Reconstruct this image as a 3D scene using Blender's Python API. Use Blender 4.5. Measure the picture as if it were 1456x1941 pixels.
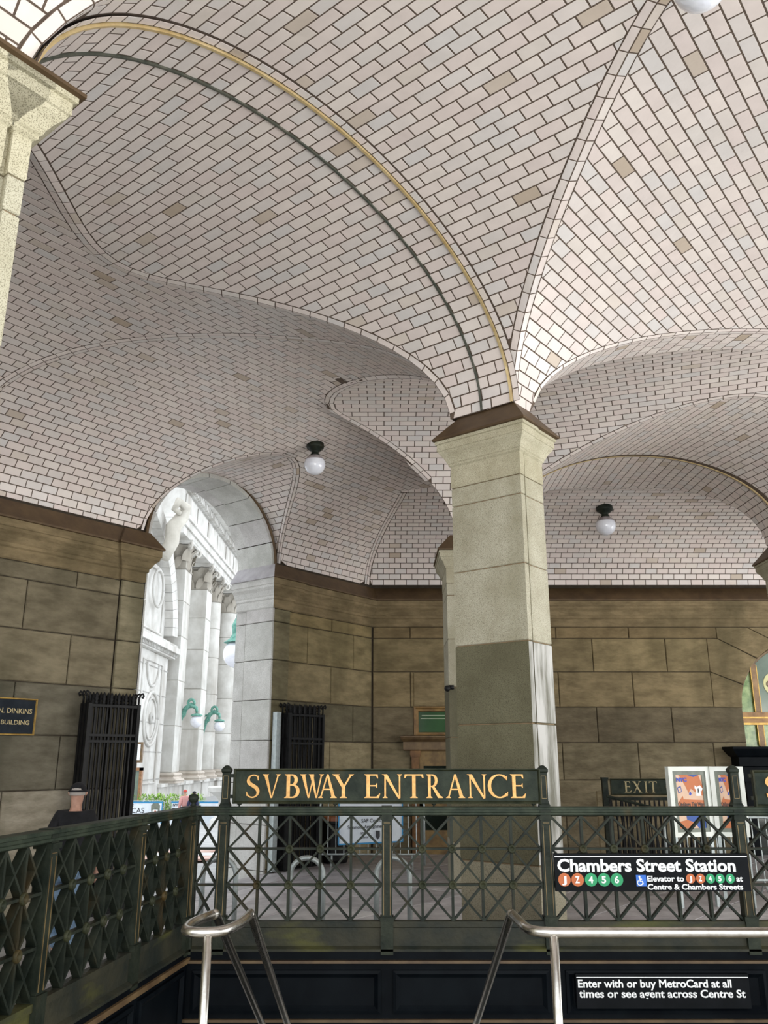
import bpy, bmesh, math, random
import numpy as np
from mathutils import Vector, Matrix
random.seed(7); RNG = np.random.default_rng(7)
for _o in list(bpy.data.objects): bpy.data.objects.remove(_o)
COL = bpy.context.scene.collection
SC = bpy.context.scene
H0 = 1.72                       # eye height above the hall floor; all depth studies below use z relative to the eye

# ---------------------------------------------------------------- camera
cam = bpy.data.cameras.new('camera'); co = bpy.data.objects.new('camera', cam); COL.objects.link(co)
cam.sensor_fit = 'HORIZONTAL'; cam.sensor_width = 36.0
cam.lens = 36.0 * 1580.0 / 1456.0
co.location = (0, 0, H0); co.rotation_euler = (math.radians(90 + 16.46), 0, 0)
cam.clip_end = 500; cam.clip_start = .05
SC.camera = co

# ---------------------------------------------------------------- world, light, exposure
w = bpy.data.worlds.new('world'); SC.world = w; w.use_nodes = True
nt = w.node_tree; bg = nt.nodes['Background']
bg.inputs['Color'].default_value = (.90, .95, 1.0, 1); bg.inputs['Strength'].default_value = 1.35

def area(name, loc, target, sx, sy, power, col):
    l = bpy.data.lights.new(name, 'AREA'); l.shape = 'RECTANGLE'; l.size = sx; l.size_y = sy
    l.energy = power; l.color = col
    o = bpy.data.objects.new(name, l); COL.objects.link(o); o.location = loc
    d = Vector(target) - Vector(loc); o.rotation_euler = d.to_track_quat('-Z', 'Y').to_euler()
    return o
# unseen fill lights added to brighten the hall, for daylight behind and right
area('added_fill_behind', (1.0, -7.0, 2.0), (1.0, 8.0, 4.0), 12, 5, 560, (1.0, .97, .90))
area('added_fill_right', (13.5, 7.0, 1.6), (3.0, 9.0, 4.2), 9, 4, 480, (1.0, .96, .88))

SC.view_settings.view_transform = 'Standard'; SC.view_settings.look = 'None'
SC.view_settings.gamma = 1.0; SC.view_settings.use_curve_mapping = False
SC.view_settings.exposure = 0.66
SC.cycles.max_bounces = 8; SC.cycles.diffuse_bounces = 5; SC.cycles.glossy_bounces = 3
SC.cycles.transmission_bounces = 4; SC.cycles.sample_clamp_indirect = 6.0
SC.cycles.caustics_reflective = False; SC.cycles.caustics_refractive = False
try: SC.cycles.use_denoising = True
except Exception: pass

# ---------------------------------------------------------------- helpers
def link_mesh(name, V, Fc, mat=None, parent=None, smooth=False, me=None):
    if me is None:
        me = bpy.data.meshes.new(name); me.from_pydata([tuple(map(float, v)) for v in V], [], [tuple(f) for f in Fc]); me.update()
        if smooth:
            me.polygons.foreach_set('use_smooth', [True] * len(me.polygons))
        if mat is not None:
            for m in (mat if isinstance(mat, (list, tuple)) else [mat]): me.materials.append(m)
    o = bpy.data.objects.new(name, me); COL.objects.link(o)
    if parent is not None:
        o.parent = parent
        o.matrix_parent_inverse = parent.matrix_world.inverted() if False else Matrix.Translation(-parent.location) if parent.type == 'EMPTY' and parent.rotation_euler[2] == 0 else Matrix()
    return o
def empty(name, loc=(0, 0, 0)):
    o = bpy.data.objects.new(name, None); COL.objects.link(o); o.location = loc; o.empty_display_size = .2
    return o
def tag(o, label, cat, group=None):
    o['label'] = label; o['category'] = cat
    if group: o['group'] = group
    return o
def struct(o, label=None, cat=None):
    o['kind'] = 'structure'
    if label: o['label'] = label
    if cat: o['category'] = cat
    return o
class MB:                        # collects solids, built as ONE mesh object
    def __init__(s): s.V = []; s.F = []; s.mi = []; s.cur = 0
    def add(s, V, F):
        n = len(s.V); s.V += [tuple(v) for v in V]; s.F += [tuple(i + n for i in f) for f in F]; s.mi += [s.cur] * len(F)
    def box(s, c, d, ax=None):   # centre, full dims, optional 3 axes
        X = [np.array(v, float) for v in (ax if ax is not None else ((1,0,0),(0,1,0),(0,0,1)))]
        c = np.array(c, float); V = []
        for k in (-.5, .5):
            for j, i in ((-.5,-.5),(-.5,.5),(.5,.5),(.5,-.5)):
                V.append(c + X[0]*d[0]*i + X[1]*d[1]*j + X[2]*d[2]*k)
        s.add(V, [(3,2,1,0),(4,5,6,7),(0,1,5,4),(1,2,6,5),(2,3,7,6),(3,0,4,7)])
    def bbox(s, x0, x1, y0, y1, z0, z1): s.box(((x0+x1)/2,(y0+y1)/2,(z0+z1)/2), (abs(x1-x0),abs(y1-y0),abs(z1-z0)))
    def bar(s, p, q, w, h, up=(0,0,1)):   # rectangular bar from p to q
        p = np.array(p, float); q = np.array(q, float); t = q - p; L = np.linalg.norm(t); t /= L
        up = np.array(up, float); r = np.cross(t, up); r /= np.linalg.norm(r); u = np.cross(r, t)
        s.box((p+q)/2, (w, L, h), (r, t, u))
    def tube(s, pts, r, n=10, caps=True):
        pts = [np.array(p, float) for p in pts]; m = len(pts); rr = r if isinstance(r, (list, tuple)) else [r]*m
        T = [pts[min(i+1, m-1)] - pts[max(i-1, 0)] for i in range(m)]; T = [t/np.linalg.norm(t) for t in T]
        a0 = np.array((0,0,1.)) if abs(T[0][2]) < .9 else np.array((1.,0,0)); u = np.cross(T[0], a0); u /= np.linalg.norm(u)
        V = []; F = []
        for i in range(m):
            u = u - T[i]*np.dot(u, T[i]); u /= np.linalg.norm(u); v = np.cross(T[i], u)
            for k in range(n):
                th = 2*math.pi*k/n; V.append(pts[i] + (u*math.cos(th) + v*math.sin(th))*rr[i])
        for i in range(m-1):
            for k in range(n): F.append((i*n+k, i*n+(k+1)%n, (i+1)*n+(k+1)%n, (i+1)*n+k))
        if caps: F += [tuple(range(n-1,-1,-1)), tuple((m-1)*n+k for k in range(n))]
        s.add(V, F)
    def lathe(s, prof, c=(0,0,0), n=20, axes=None):   # prof: [(r, z)]
        X = [np.array(v, float) for v in (axes if axes is not None else ((1,0,0),(0,1,0),(0,0,1)))]; c = np.array(c, float)
        V = []; F = []
        for r, z in prof:
            for k in range(n):
                th = 2*math.pi*k/n; V.append(c + X[0]*r*math.cos(th) + X[1]*r*math.sin(th) + X[2]*z)
        for i in range(len(prof)-1):
            for k in range(n): F.append((i*n+k, i*n+(k+1)%n, (i+1)*n+(k+1)%n, (i+1)*n+k))
        s.add(V, F)
    def rings(s, rings, cap0=True, cap1=True):       # list of equal-length 3d rings
        n = len(rings[0]); V = [p for r in rings for p in r]; F = []
        for i in range(len(rings)-1):
            for k in range(n): F.append((i*n+k, i*n+(k+1)%n, (i+1)*n+(k+1)%n, (i+1)*n+k))
        if cap0: F.append(tuple(range(n-1,-1,-1)))
        if cap1: F.append(tuple((len(rings)-1)*n+k for k in range(n)))
        s.add(V, F)
    def prism(s, poly, o, ex, ey, en):               # 2d polygon (x,y) -> o+ex*x+ey*y, thick along vector en
        o = np.array(o, float); ex = np.array(ex, float); ey = np.array(ey, float); en = np.array(en, float)
        A = [o+ex*x+ey*y for x, y in poly]; s.rings([A, [p+en for p in A]])
    def build(s, name, mat, parent=None, smooth=False, fix=True):
        o = link_mesh(name, s.V, s.F, mat, parent, smooth)
        if any(s.mi): o.data.polygons.foreach_set('material_index', s.mi)
        if fix:
            bm = bmesh.new(); bm.from_mesh(o.data); bmesh.ops.recalc_face_normals(bm, faces=bm.faces); bm.to_mesh(o.data); bm.free()
        return o
def offset_poly(P, d):           # ccw polygon outward by d (mitred)
    n = len(P); out = []
    for i in range(n):
        p0 = np.array(P[i-1], float); p = np.array(P[i], float); p1 = np.array(P[(i+1) % n], float)
        e0 = p-p0; e1 = p1-p; n0 = np.array((e0[1], -e0[0]))/np.linalg.norm(e0); n1 = np.array((e1[1], -e1[0]))/np.linalg.norm(e1)
        m = n0+n1; m = m/np.dot(m, m)*2; out.append(tuple(p + m*d))
    return out
def bevel_obj(o, wdt=.004, seg=1):
    m = o.modifiers.new('bevel', 'BEVEL'); m.width = wdt; m.segments = seg; m.limit_method = 'ANGLE'; m.angle_limit = math.radians(40)

# ---------------------------------------------------------------- materials
def new_mat(name):
    m = bpy.data.materials.new(name); m.use_nodes = True; n = m.node_tree; return m, n, n.nodes['Principled BSDF']
def rgba(c): return (c[0], c[1], c[2], 1)
def noise_mat(name, c1, c2, scale=3., rough=.7, metal=0., bump=.0, bscale=None, detail=6, contrast=(.35, .65), tint=False,
              speck=None, speck_scale=150., stretch=(1,1,1), coat=0, streak=None, spec=None):
    m, n, b = new_mat(name); L = n.links
    tc = n.nodes.new('ShaderNodeTexCoord'); geo = n.nodes.new('ShaderNodeNewGeometry')
    mp = n.nodes.new('ShaderNodeMapping'); mp.inputs['Scale'].default_value = stretch; L.new(geo.outputs['Position'], mp.inputs['Vector'])
    nz = n.nodes.new('ShaderNodeTexNoise'); nz.inputs['Scale'].default_value = scale; nz.inputs['Detail'].default_value = detail; nz.inputs['Roughness'].default_value = .6
    L.new(mp.outputs['Vector'], nz.inputs['Vector'])
    cr = n.nodes.new('ShaderNodeValToRGB'); cr.color_ramp.elements[0].position = contrast[0]; cr.color_ramp.elements[1].position = contrast[1]
    cr.color_ramp.elements[0].color = rgba(c1); cr.color_ramp.elements[1].color = rgba(c2)
    L.new(nz.outputs['Fac'], cr.inputs['Fac']); out = cr.outputs['Color']
    def mix(fac, a, bcol, mode='MIX'):
        mx = n.nodes.new('ShaderNodeMix'); mx.data_type = 'RGBA'; mx.blend_type = mode
        if isinstance(fac, float): mx.inputs[0].default_value = fac
        else: L.new(fac, mx.inputs[0])
        L.new(a, mx.inputs[6])
        if isinstance(bcol, tuple): mx.inputs[7].default_value = rgba(bcol)
        else: L.new(bcol, mx.inputs[7])
        return mx.outputs[2]
    if speck:
        n2 = n.nodes.new('ShaderNodeTexNoise'); n2.inputs['Scale'].default_value = speck_scale; n2.inputs['Detail'].default_value = 2; L.new(geo.outputs['Position'], n2.inputs['Vector'])
        r2 = n.nodes.new('ShaderNodeValToRGB'); r2.color_ramp.elements[0].position = .52; r2.color_ramp.elements[1].position = .62
        L.new(n2.outputs['Fac'], r2.inputs['Fac']); out = mix(r2.outputs['Color'], out, speck)
    if streak:                    # vertical run marks and grime
        mp2 = n.nodes.new('ShaderNodeMapping'); mp2.inputs['Scale'].default_value = streak[1]; L.new(geo.outputs['Position'], mp2.inputs['Vector'])
        n3 = n.nodes.new('ShaderNodeTexNoise'); n3.inputs['Scale'].default_value = 1.; n3.inputs['Detail'].default_value = 5; L.new(mp2.outputs['Vector'], n3.inputs['Vector'])
        r3 = n.nodes.new('ShaderNodeValToRGB'); r3.color_ramp.elements[0].position = streak[2][0]; r3.color_ramp.elements[1].position = streak[2][1]
        L.new(n3.outputs['Fac'], r3.inputs['Fac']); out = mix(r3.outputs['Color'], out, streak[0])
    if tint:
        oi = n.nodes.new('ShaderNodeObjectInfo'); out = mix(1.0, out, oi.outputs['Color'], 'MULTIPLY')
    L.new(out, b.inputs['Base Color'])
    b.inputs['Roughness'].default_value = rough; b.inputs['Metallic'].default_value = metal
    if spec is not None: b.inputs['Specular IOR Level'].default_value = spec
    if coat: b.inputs['Coat Weight'].default_value = coat
    if bump:
        n4 = n.nodes.new('ShaderNodeTexNoise'); n4.inputs['Scale'].default_value = bscale or scale*4; n4.inputs['Detail'].default_value = 4; L.new(mp.outputs['Vector'], n4.inputs['Vector'])
        bp = n.nodes.new('ShaderNodeBump'); bp.inputs['Strength'].default_value = bump; bp.inputs['Distance'].default_value = .02
        L.new(n4.outputs['Fac'], bp.inputs['Height']); L.new(bp.outputs['Normal'], b.inputs['Normal'])
    return m
def plain(name, c, rough=.5, metal=0., emit=None):
    return noise_mat(name, tuple(v*.88 for v in c), c, scale=9, rough=rough, metal=metal, contrast=(.3, .7))
def tile_mat():
    m, n, b = new_mat('glazed_tile'); L = n.links
    geo = n.nodes.new('ShaderNodeNewGeometry'); oi = n.nodes.new('ShaderNodeObjectInfo')
    ad = n.nodes.new('ShaderNodeMath'); ad.operation = 'ADD'; L.new(geo.outputs['Random Per Island'], ad.inputs[0]); L.new(oi.outputs['Random'], ad.inputs[1])
    fr = n.nodes.new('ShaderNodeMath'); fr.operation = 'FRACT'; L.new(ad.outputs[0], fr.inputs[0])
    cr = n.nodes.new('ShaderNodeValToRGB'); e = cr.color_ramp.elements
    cols = [(0, (0.700,0.618,0.566)), (.14, (0.655,0.618,0.592)), (.3, (0.740,0.651,0.597)), (.46, (0.690,0.593,0.551)), (.6, (0.750,0.675,0.617)), (.76, (0.700,0.598,0.556)), (.9, (0.675,0.622,0.581)), (.975, (0.680,0.598,0.530)), (1, (0.470,0.376,0.286))]
    e[0].position = 0; e[0].color = rgba(cols[0][1]); e[1].position = 1; e[1].color = rgba(cols[-1][1])
    for p, c in cols[1:-1]:
        x = e.new(p); x.color = rgba(c)
    L.new(fr.outputs[0], cr.inputs['Fac'])
    nz = n.nodes.new('ShaderNodeTexNoise'); nz.inputs['Scale'].default_value = 5; nz.inputs['Detail'].default_value = 4; L.new(geo.outputs['Position'], nz.inputs['Vector'])
    mr = n.nodes.new('ShaderNodeMapRange'); mr.inputs['To Min'].default_value = .86; mr.inputs['To Max'].default_value = 1.1; L.new(nz.outputs['Fac'], mr.inputs['Value'])
    mx = n.nodes.new('ShaderNodeVectorMath'); mx.operation = 'SCALE'; L.new(cr.outputs['Color'], mx.inputs[0]); L.new(mr.outputs[0], mx.inputs['Scale'])
    L.new(mx.outputs[0], b.inputs['Base Color']); b.inputs['Roughness'].default_value = .38
    n2 = n.nodes.new('ShaderNodeTexNoise'); n2.inputs['Scale'].default_value = 14; L.new(geo.outputs['Position'], n2.inputs['Vector'])
    bp = n.nodes.new('ShaderNodeBump'); bp.inputs['Strength'].default_value = .25; bp.inputs['Distance'].default_value = .01; L.new(n2.outputs['Fac'], bp.inputs['Height']); L.new(bp.outputs['Normal'], b.inputs['Normal'])
    return m
M = {}
M['tile'] = tile_mat()
M['mortar'] = noise_mat('brown_mortar', (.075,.05,.035), (.12,.085,.06), 20, .9)
M['gold_edge'] = noise_mat('gilt_edge', (.62,.45,.20), (.78,.62,.34), 8, .35, .5)
M['joint_strip'] = noise_mat('dark_joint_strip', (.06,.07,.055), (.13,.13,.10), 12, .5, .4)
M['limestone'] = noise_mat('weathered_limestone', (.118,.099,.064), (.215,.185,.13), 2.6, .85, bump=.9, bscale=11, tint=True, stretch=(1,1,2.6),
                           streak=((.07,.062,.035), (1.3,1.3,.35), (.52,.78)))
M['wall_mortar'] = noise_mat('dark_wall_joint', (.04,.03,.018), (.06,.045,.03), 12, .9)
M['granite'] = noise_mat('grey_granite', (.37,.34,.24), (.50,.47,.36), 3, .75, bump=.25, bscale=90, speck=(.20,.18,.12), speck_scale=190, tint=True,
                         streak=((.27,.25,.16), (2.2,2.2,.25), (.55,.8)))
M['granite_pale'] = noise_mat('pale_grey_granite', (.44,.43,.40), (.60,.59,.56), 3, .75, bump=.25, bscale=90, speck=(.30,.29,.27), speck_scale=170, tint=True)
M['granite_joint'] = noise_mat('granite_joint', (.20,.13,.07), (.27,.19,.11), 12, .9)
M['lead'] = noise_mat('weathered_lead_cap', (.30,.28,.29), (.42,.40,.41), 4, .6, .1)
M['flashing'] = noise_mat('brown_copper_flashing', (.075,.045,.022), (.12,.075,.035), 4, .5, .35)
M['bronze'] = noise_mat('dark_green_bronze', (.008,.012,.009), (.026,.031,.022), 7, .5, .1, spec=.16, bump=.15, bscale=40, tint=True,
                        streak=((.05,.032,.012), (5,5,1.5), (.58,.82)))
M['bronze_plinth'] = noise_mat('mossy_bronze', (.011,.015,.012), (.036,.034,.020), 3.5, .6, .0, spec=.25, bump=.2, bscale=30,
                        streak=((.085,.085,.018), (1.5,1.5,6), (.56,.75)))
M['iron'] = noise_mat('black_iron', (.004,.004,.0045), (.011,.011,.011), 12, .5, .0, spec=.2)
M['gold'] = noise_mat('gold_leaf', (.46,.235,.06), (.62,.36,.12), 30, .42, .35)
M['gilt_dull'] = noise_mat('dull_gilt', (.30,.24,.12), (.42,.34,.18), 20, .5, .3)
M['panel'] = noise_mat('black_paint', (.0015,.0025,.004), (.004,.006,.008), 4, .5, spec=.06)
M['steel'] = noise_mat('brushed_stainless', (.50,.47,.42), (.66,.63,.58), 25, .26, 1.0)
M['galv'] = noise_mat('galvanised_steel', (.33,.37,.37), (.45,.49,.48), 18, .5, .6)
M['white_paint'] = plain('white_paint', (.82,.84,.82), .5)
M['white_text'] = plain('white_lettering', (.88,.90,.90), .5)
M['sign_black'] = noise_mat('black_enamel', (.003,.004,.005), (.006,.007,.009), 6, .45, spec=.08)
M['orange'] = plain('orange_disc', (.50,.12,.025), .5)
M['green'] = plain('green_disc', (.005,.30,.11), .5)
M['blue'] = plain('blue_square', (.02,.15,.62), .5)
M['flag'] = noise_mat('bluestone_flag', (.31,.29,.295), (.48,.455,.455), 3, .45, bump=.5, bscale=8, tint=True)
M['flag_joint'] = noise_mat('flag_joint', (.08,.075,.07), (.12,.11,.10), 10, .9)
M['marble'] = noise_mat('white_facade_stone', (.50,.485,.45), (.68,.67,.64), .7, .8, tint=True, streak=((.36,.33,.29), (.8,.8,.12), (.5,.8)))
M['verdigris'] = noise_mat('verdigris', (.08,.25,.20), (.20,.42,.34), 6, .6, .2)
M['globe'] = noise_mat('milk_glass_globe', (.74,.75,.82), (.84,.85,.90), 5, .08, coat=.6)
M['globe_top'] = noise_mat('sooty_globe_top', (.20,.17,.17), (.40,.36,.36), 14, .3)
M['wood'] = noise_mat('brown_bronze_trim', (.10,.06,.03), (.20,.13,.06), 5, .45, .2, tint=True)
M['asphalt'] = noise_mat('street_asphalt', (.34,.34,.34), (.46,.46,.45), 2, .9)
M['paving'] = noise_mat('pale_paving', (.50,.49,.47), (.62,.61,.58), 2, .8, tint=True)
M['hedge'] = noise_mat('hedge_leaf', (.10,.28,.03), (.42,.58,.12), 9, .6)

# ================================================================ VAULT
a2 = np.array([.6225, .7826]); b2 = np.array([-.7826, .6225])
C1 = np.array([1.24, 7.44]); CR = np.array([-.41, 16.72]); ZS = 3.31       # z here is relative to the eye
def axd(d): return np.array([math.sin(math.radians(d)), math.cos(math.radians(d))])
def Eh(t, r): t = np.abs(t); return np.where(t < 1, ZS + r*np.sqrt(np.maximum(0, 1-t*t)), -9.)
E0 = np.array([1.53, 7.78]); Ed = axd(75); En = axd(-15); ETH = .45
WALLD = .12; TL, TH = .23, .115
class Barrel:
    def __init__(s, c, perp, w, r):
        s.c = np.array(c, float); s.n = np.array(perp, float); s.d = np.array((-s.n[1], s.n[0])); s.w = w; s.r = r
        th = np.linspace(-math.pi/2, math.pi/2, 400); dx = w*np.cos(th); dz = -r*np.sin(th)
        ds = np.hypot(dx, dz); s.S = np.concatenate([[0], np.cumsum((ds[1:]+ds[:-1])/2*(th[1]-th[0]))]); s.TH_ = th; s.len = s.S[-1]
    def z(s, p): return Eh(((p-s.c)@s.n)/s.w, s.r)
    def pt(s, u, v):             # u along the axis, v arc length across -> (plan, z)
        th = np.interp(v, s.S, s.TH_); p = s.c + np.multiply.outer(u, s.d) + np.multiply.outer(s.w*np.sin(th), s.n)
        return np.concatenate([p, (ZS + s.r*np.cos(th))[..., None]], -1)
    def proj(s, P):              # closest point on the ellipse surface
        P = np.array(P, float)
        for _ in range(4):
            t = (P[:2]-s.c)@s.n; zz = P[2]-ZS; F_ = (t/s.w)**2 + (zz/s.r)**2 - 1
            g = np.array([2*t/s.w**2*s.n[0], 2*t/s.w**2*s.n[1], 2*zz/s.r**2]); P = P - g*F_/max(1e-9, g@g)
        return P
aQ = a2
def q_dn(aw): return np.interp(aw, [-5.35,-4.75], [6.35,3.72])
def q_cn(aw): return np.interp(aw, [-5.35,-4.75], [3.25,3.1])
class Aisle:                     # big barrel along the left wall; its near half narrows towards the second pier
    def __init__(s):
        s.base = Barrel(CR - b2*3.25, -b2, 3.1, 1.5)   # n points from the wall to the hall
        s.len = s.base.len; s.half = s.len/2
        s.v0 = s.base.S[np.argmin(abs(s.base.TH_))]
    def pt(s, u, v):             # u = distance along wall (aw), v true arc length from the wall springing
        u = np.asarray(u, float); v = np.asarray(v, float); th = np.interp(v, s.base.S, s.base.TH_)
        dn = q_dn(u); cn = q_cn(u); v0 = s.base.len/2
        if not hasattr(s, 'tab'):
            s.wg = np.linspace(.60, 3.12, 64); tg = np.linspace(0, math.pi/2, 300); s.sg = np.linspace(0, 4.0, 240); s.tab = np.zeros((64, 240))
            for i, w_ in enumerate(s.wg):
                ds = np.hypot(w_*np.cos(tg), 1.5*np.sin(tg)); S_ = np.concatenate([[0], np.cumsum((ds[1:]+ds[:-1])/2*(tg[1]-tg[0]))]); s.tab[i] = np.interp(s.sg, S_, tg)
        sn = np.maximum(0, v-v0+(3.25-cn)); wi = np.clip((dn-cn-.60)/(3.12-.60)*63, 0, 62.999); si = np.clip(sn/4.0*239, 0, 238.999)
        i0 = wi.astype(int); j0 = si.astype(int); fi = wi-i0; fj = si-j0; T_ = s.tab
        tn = (T_[i0, j0]*(1-fi)+T_[i0+1, j0]*fi)*(1-fj)+(T_[i0, j0+1]*(1-fi)+T_[i0+1, j0+1]*fi)*fj
        d0 = 3.25+3.1*np.sin(th); near = (v-v0+(3.25-cn)) > 0
        d = np.where(near, cn+(dn-cn)*np.sin(tn), d0); z = np.where(near, ZS+1.5*np.cos(tn), ZS+1.5*np.cos(th))
        p = CR + np.multiply.outer(u, a2) - d[..., None]*b2
        return np.concatenate([p, z[..., None]], -1)
    def proj(s, P):
        P = np.array(P, float)
        for _ in range(5):
            d = (CR-P[:2])@b2; aw = (P[:2]-CR)@a2; dn, cn = float(q_dn(aw)), float(q_cn(aw))
            c, w_ = (3.25, 3.1) if d < cn else (cn, dn-cn)
            t = d-c; zz = P[2]-ZS; F_ = (t/w_)**2 + (zz/1.5)**2 - 1
            g = np.array([2*t/w_**2*-b2[0], 2*t/w_**2*-b2[1], 2*zz/1.5**2]); P = P - g*F_/max(1e-9, g@g)
        return P
class UVault(Barrel):            # back aisle: far half of the ellipse, near half folds down to the second row of piers
    def __init__(s):
        Barrel.__init__(s, (0, 13.5), (0, 1), 3.05, 1.45); s.d = np.array((1., 0))
        ys = [16.549, 16.54, 16.52, 16.48, 16.42] + list(np.linspace(16.35, 14.5, 60)); Y = []; Z = []
        for y in ys: Y.append(y); Z.append(float(Eh((y-13.5)/3.05, 1.45)))
        for ph in np.linspace(0.02, 1, 40)*math.pi/2: Y.append(14.5-1.24*math.sin(ph)); Z.append(3.31+1.372*math.cos(ph))
        s.Y = np.array(Y); s.Z = np.array(Z); s.SS = np.concatenate([[0], np.cumsum(np.hypot(np.diff(s.Y), np.diff(s.Z)))]); s.len = s.SS[-1]
    def pt(s, u, v):
        y = np.interp(v, s.SS, s.Y); z = np.interp(v, s.SS, s.Z); u = np.asarray(u, float)
        return np.stack(np.broadcast_arrays(u, y, z), -1)
    def proj(s, P):
        k = np.argmin((s.Y-P[1])**2 + (s.Z-P[2])**2); return np.array([P[0], s.Y[k], s.Z[k]])
SURF = {
 'B1': Barrel(C1 - a2*2.5, a2, 2.5, 1.45), 'B1n': Barrel(C1 - a2*2.5, a2, 2.52, 1.457), 'N': Barrel(C1 - b2*2.7, -b2, 2.7, 1.45),
 'Q': Aisle(), 'D': Barrel((0, 10.6), (0, 1), 2.08, 1.462), 'S': Barrel((1.15, 10.6), axd(19), 2.25, 1.462), 'T': Barrel((4.03, 12.6), axd(75), 2.17, 1.35),
 'G': Barrel((4.03, 12.6), (1, 0), 2.24, 1.366), 'U': UVault(), 'V': Barrel(CR + a2*-4.02, a2, 1.44, 1.31)}
_kb = -(Ed@b2); _sb = -((E0-C1)@b2)
SURF['ES'] = Barrel(E0 + Ed*((2.7-_sb)/_kb), Ed, 2.7/_kb, 1.45)
NAMES = ['B1','B1n','N','ES','Q','D','S','T','G','U','V']
def zones(p):
    x = p[..., 0]; y = p[..., 1]; A = (p-C1)@a2; B = (p-C1)@b2; d = (CR-p)@b2; aw = (p-CR)@a2; e = (p-E0)@En
    Z = {}
    Z['B1'] = np.where((B >= 0) & (d > 3) & (A < .05) & (A > -5.05), SURF['B1'].z(p), -9)
    nr = (B < 0) & (e < 0)
    Z['B1n'] = np.where(nr & (B > -2.71), SURF['B1n'].z(p), -9); Z['N'] = np.where(nr, SURF['N'].z(p), -9)
    Z['ES'] = np.where((e >= 0) & (e < ETH) & (x > 1.3), SURF['ES'].z(p), -9)
    dn = q_dn(aw); cn = q_cn(aw)
    qw = Eh((d-3.25)/3.1, 1.5); tn = (d-cn)/(dn-cn); qn = np.where(tn < 0, 4.81, Eh(tn, 1.5))
    uf = np.where(y > 13.5, Eh((y-13.5)/3.05, 1.45), 9.)
    un = np.where(y > 14.5, uf, np.where(y > 13.26, 3.31+1.372*np.sqrt(np.maximum(0, 1-((14.5-y)/1.24)**2)), -9))
    dom = (B > 0) & (d > .151) & (x < 1.6) & (y < 16.549)
    isQ = np.where(d < 3.1, (qw <= uf) | (y < 14.5), (qn <= uf) & (qn > un))
    Z['Q'] = np.where(dom & isQ, np.where(d < 3.1, qw, qn), -9)
    Z['D'] = np.where((x < 1.15) & (B > 0) & (d > 2.9) & (y < 12.75), SURF['D'].z(p), -9)
    m = (x >= 1.15) & (e >= ETH) & (y < 12.6)
    Z['S'] = np.where(m, SURF['S'].z(p), -9); Z['T'] = np.where(m, SURF['T'].z(p), -9)
    Z['G'] = np.where((y >= 12.6) & (y < 14.5) & (x > 1.7), SURF['G'].z(p), -9)
    Z['U'] = np.where((y < 16.549) & ((dom & ~isQ) | ((x >= 1.6) & (y > 12.9))), np.where((d < 3.1) & (x < 1.6), uf, un), -9)
    Z['V'] = np.where((d > .115) & (d < 2.6), SURF['V'].z(p), -9)
    return Z
def zone_idx(p):
    Z = zones(p); S = np.stack([Z[n] for n in NAMES], -1); k = S.argmax(-1); return np.where(S.max(-1) > 0, k, -1)
NI = {n: i for i, n in enumerate(NAMES)}

# ---- groin ribs: trace each junction in 3-D
def trace_uv(name, vs, u0, u1, other=None, n=260, first=True):
    s = SURF[name]; out = []
    us = np.linspace(u0, u1, n)
    for v in vs:
        P = s.pt(us, np.full(n, v)); k = zone_idx(P[:, :2]) == NI[name]
        ch = np.where(k[:-1] & ~k[1:])[0]
        if len(ch) == 0: continue
        i = ch[0] if first else ch[-1]; lo, hi = us[i], us[i+1]
        for _ in range(14):
            m = (lo+hi)/2; q = s.pt(np.array([m]), np.array([v]))
            if zone_idx(q[:, :2])[0] == NI[name]: lo = m
            else: hi = m
        out.append(s.pt(np.array([lo]), np.array([v]))[0])
    return np.array(out)
def resample(P, step):
    L = np.concatenate([[0], np.cumsum(np.linalg.norm(np.diff(P, axis=0), axis=1))]); n = max(2, int(round(L[-1]/step))+1)
    t = np.linspace(0, L[-1], n); return np.stack([np.interp(t, L, P[:, k]) for k in range(3)], -1)
def smooth(P, k=2):
    P = P.copy()
    for _ in range(k): P[1:-1] = (P[:-2]+2*P[1:-1]+P[2:])/4
    return P
RIBS = {}
def lenv(n, f0, f1, k=70): return np.linspace(SURF[n].len*f0, SURF[n].len*f1, k)
def only(P, nb, du):                      # keep points whose far side is surface nb
    return P
RIBS['A'] = (trace_uv('B1', lenv('B1', .02, .99), .02, 3.3), ('B1', 'Q'), .07)
RIBS['D'] = (smooth(trace_uv('D', lenv('D', .02, .985), -.75, 2.6), 6), ('D', 'Q'), .065)
RIBS['H'] = (trace_uv('V', lenv('V', .01, .99), -.14, -2.6), ('V', 'Q'), .055)
RIBS['K'] = (trace_uv('U', np.linspace(.02, SURF['U'].SS[62], 60), 1.45, -1.4), ('U', 'Q'), .06)
def _f():
    out = []
    s_ = SURF['T']
    for v in lenv('T', .02, .75, 60):
        us = np.linspace(-.02, -5.5, 400); P = s_.pt(us, np.full(400, v)); k = zone_idx(P[:, :2])
        ch = np.where((k[:-1] == NI['T']) & (k[1:] == NI['S']))[0]
        if len(ch): out.append(P[ch[0]])
    return smooth(np.array(out), 4)
RIBS['F'] = (_f(), ('T', 'S'), .06)
RIBS['diag'] = (trace_uv('B1n', lenv('B1n', .5, .995), -.004, -2.9), ('B1n', 'N'), .075)
RIBS['diag2'] = (trace_uv('B1n', lenv('B1n', .005, .5), -.004, -2.9), ('B1n', 'N'), .075)
RIBS['E'] = (trace_uv('N', lenv('N', .02, .85), 0, 4.6), ('N', 'ES'), .05)
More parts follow.
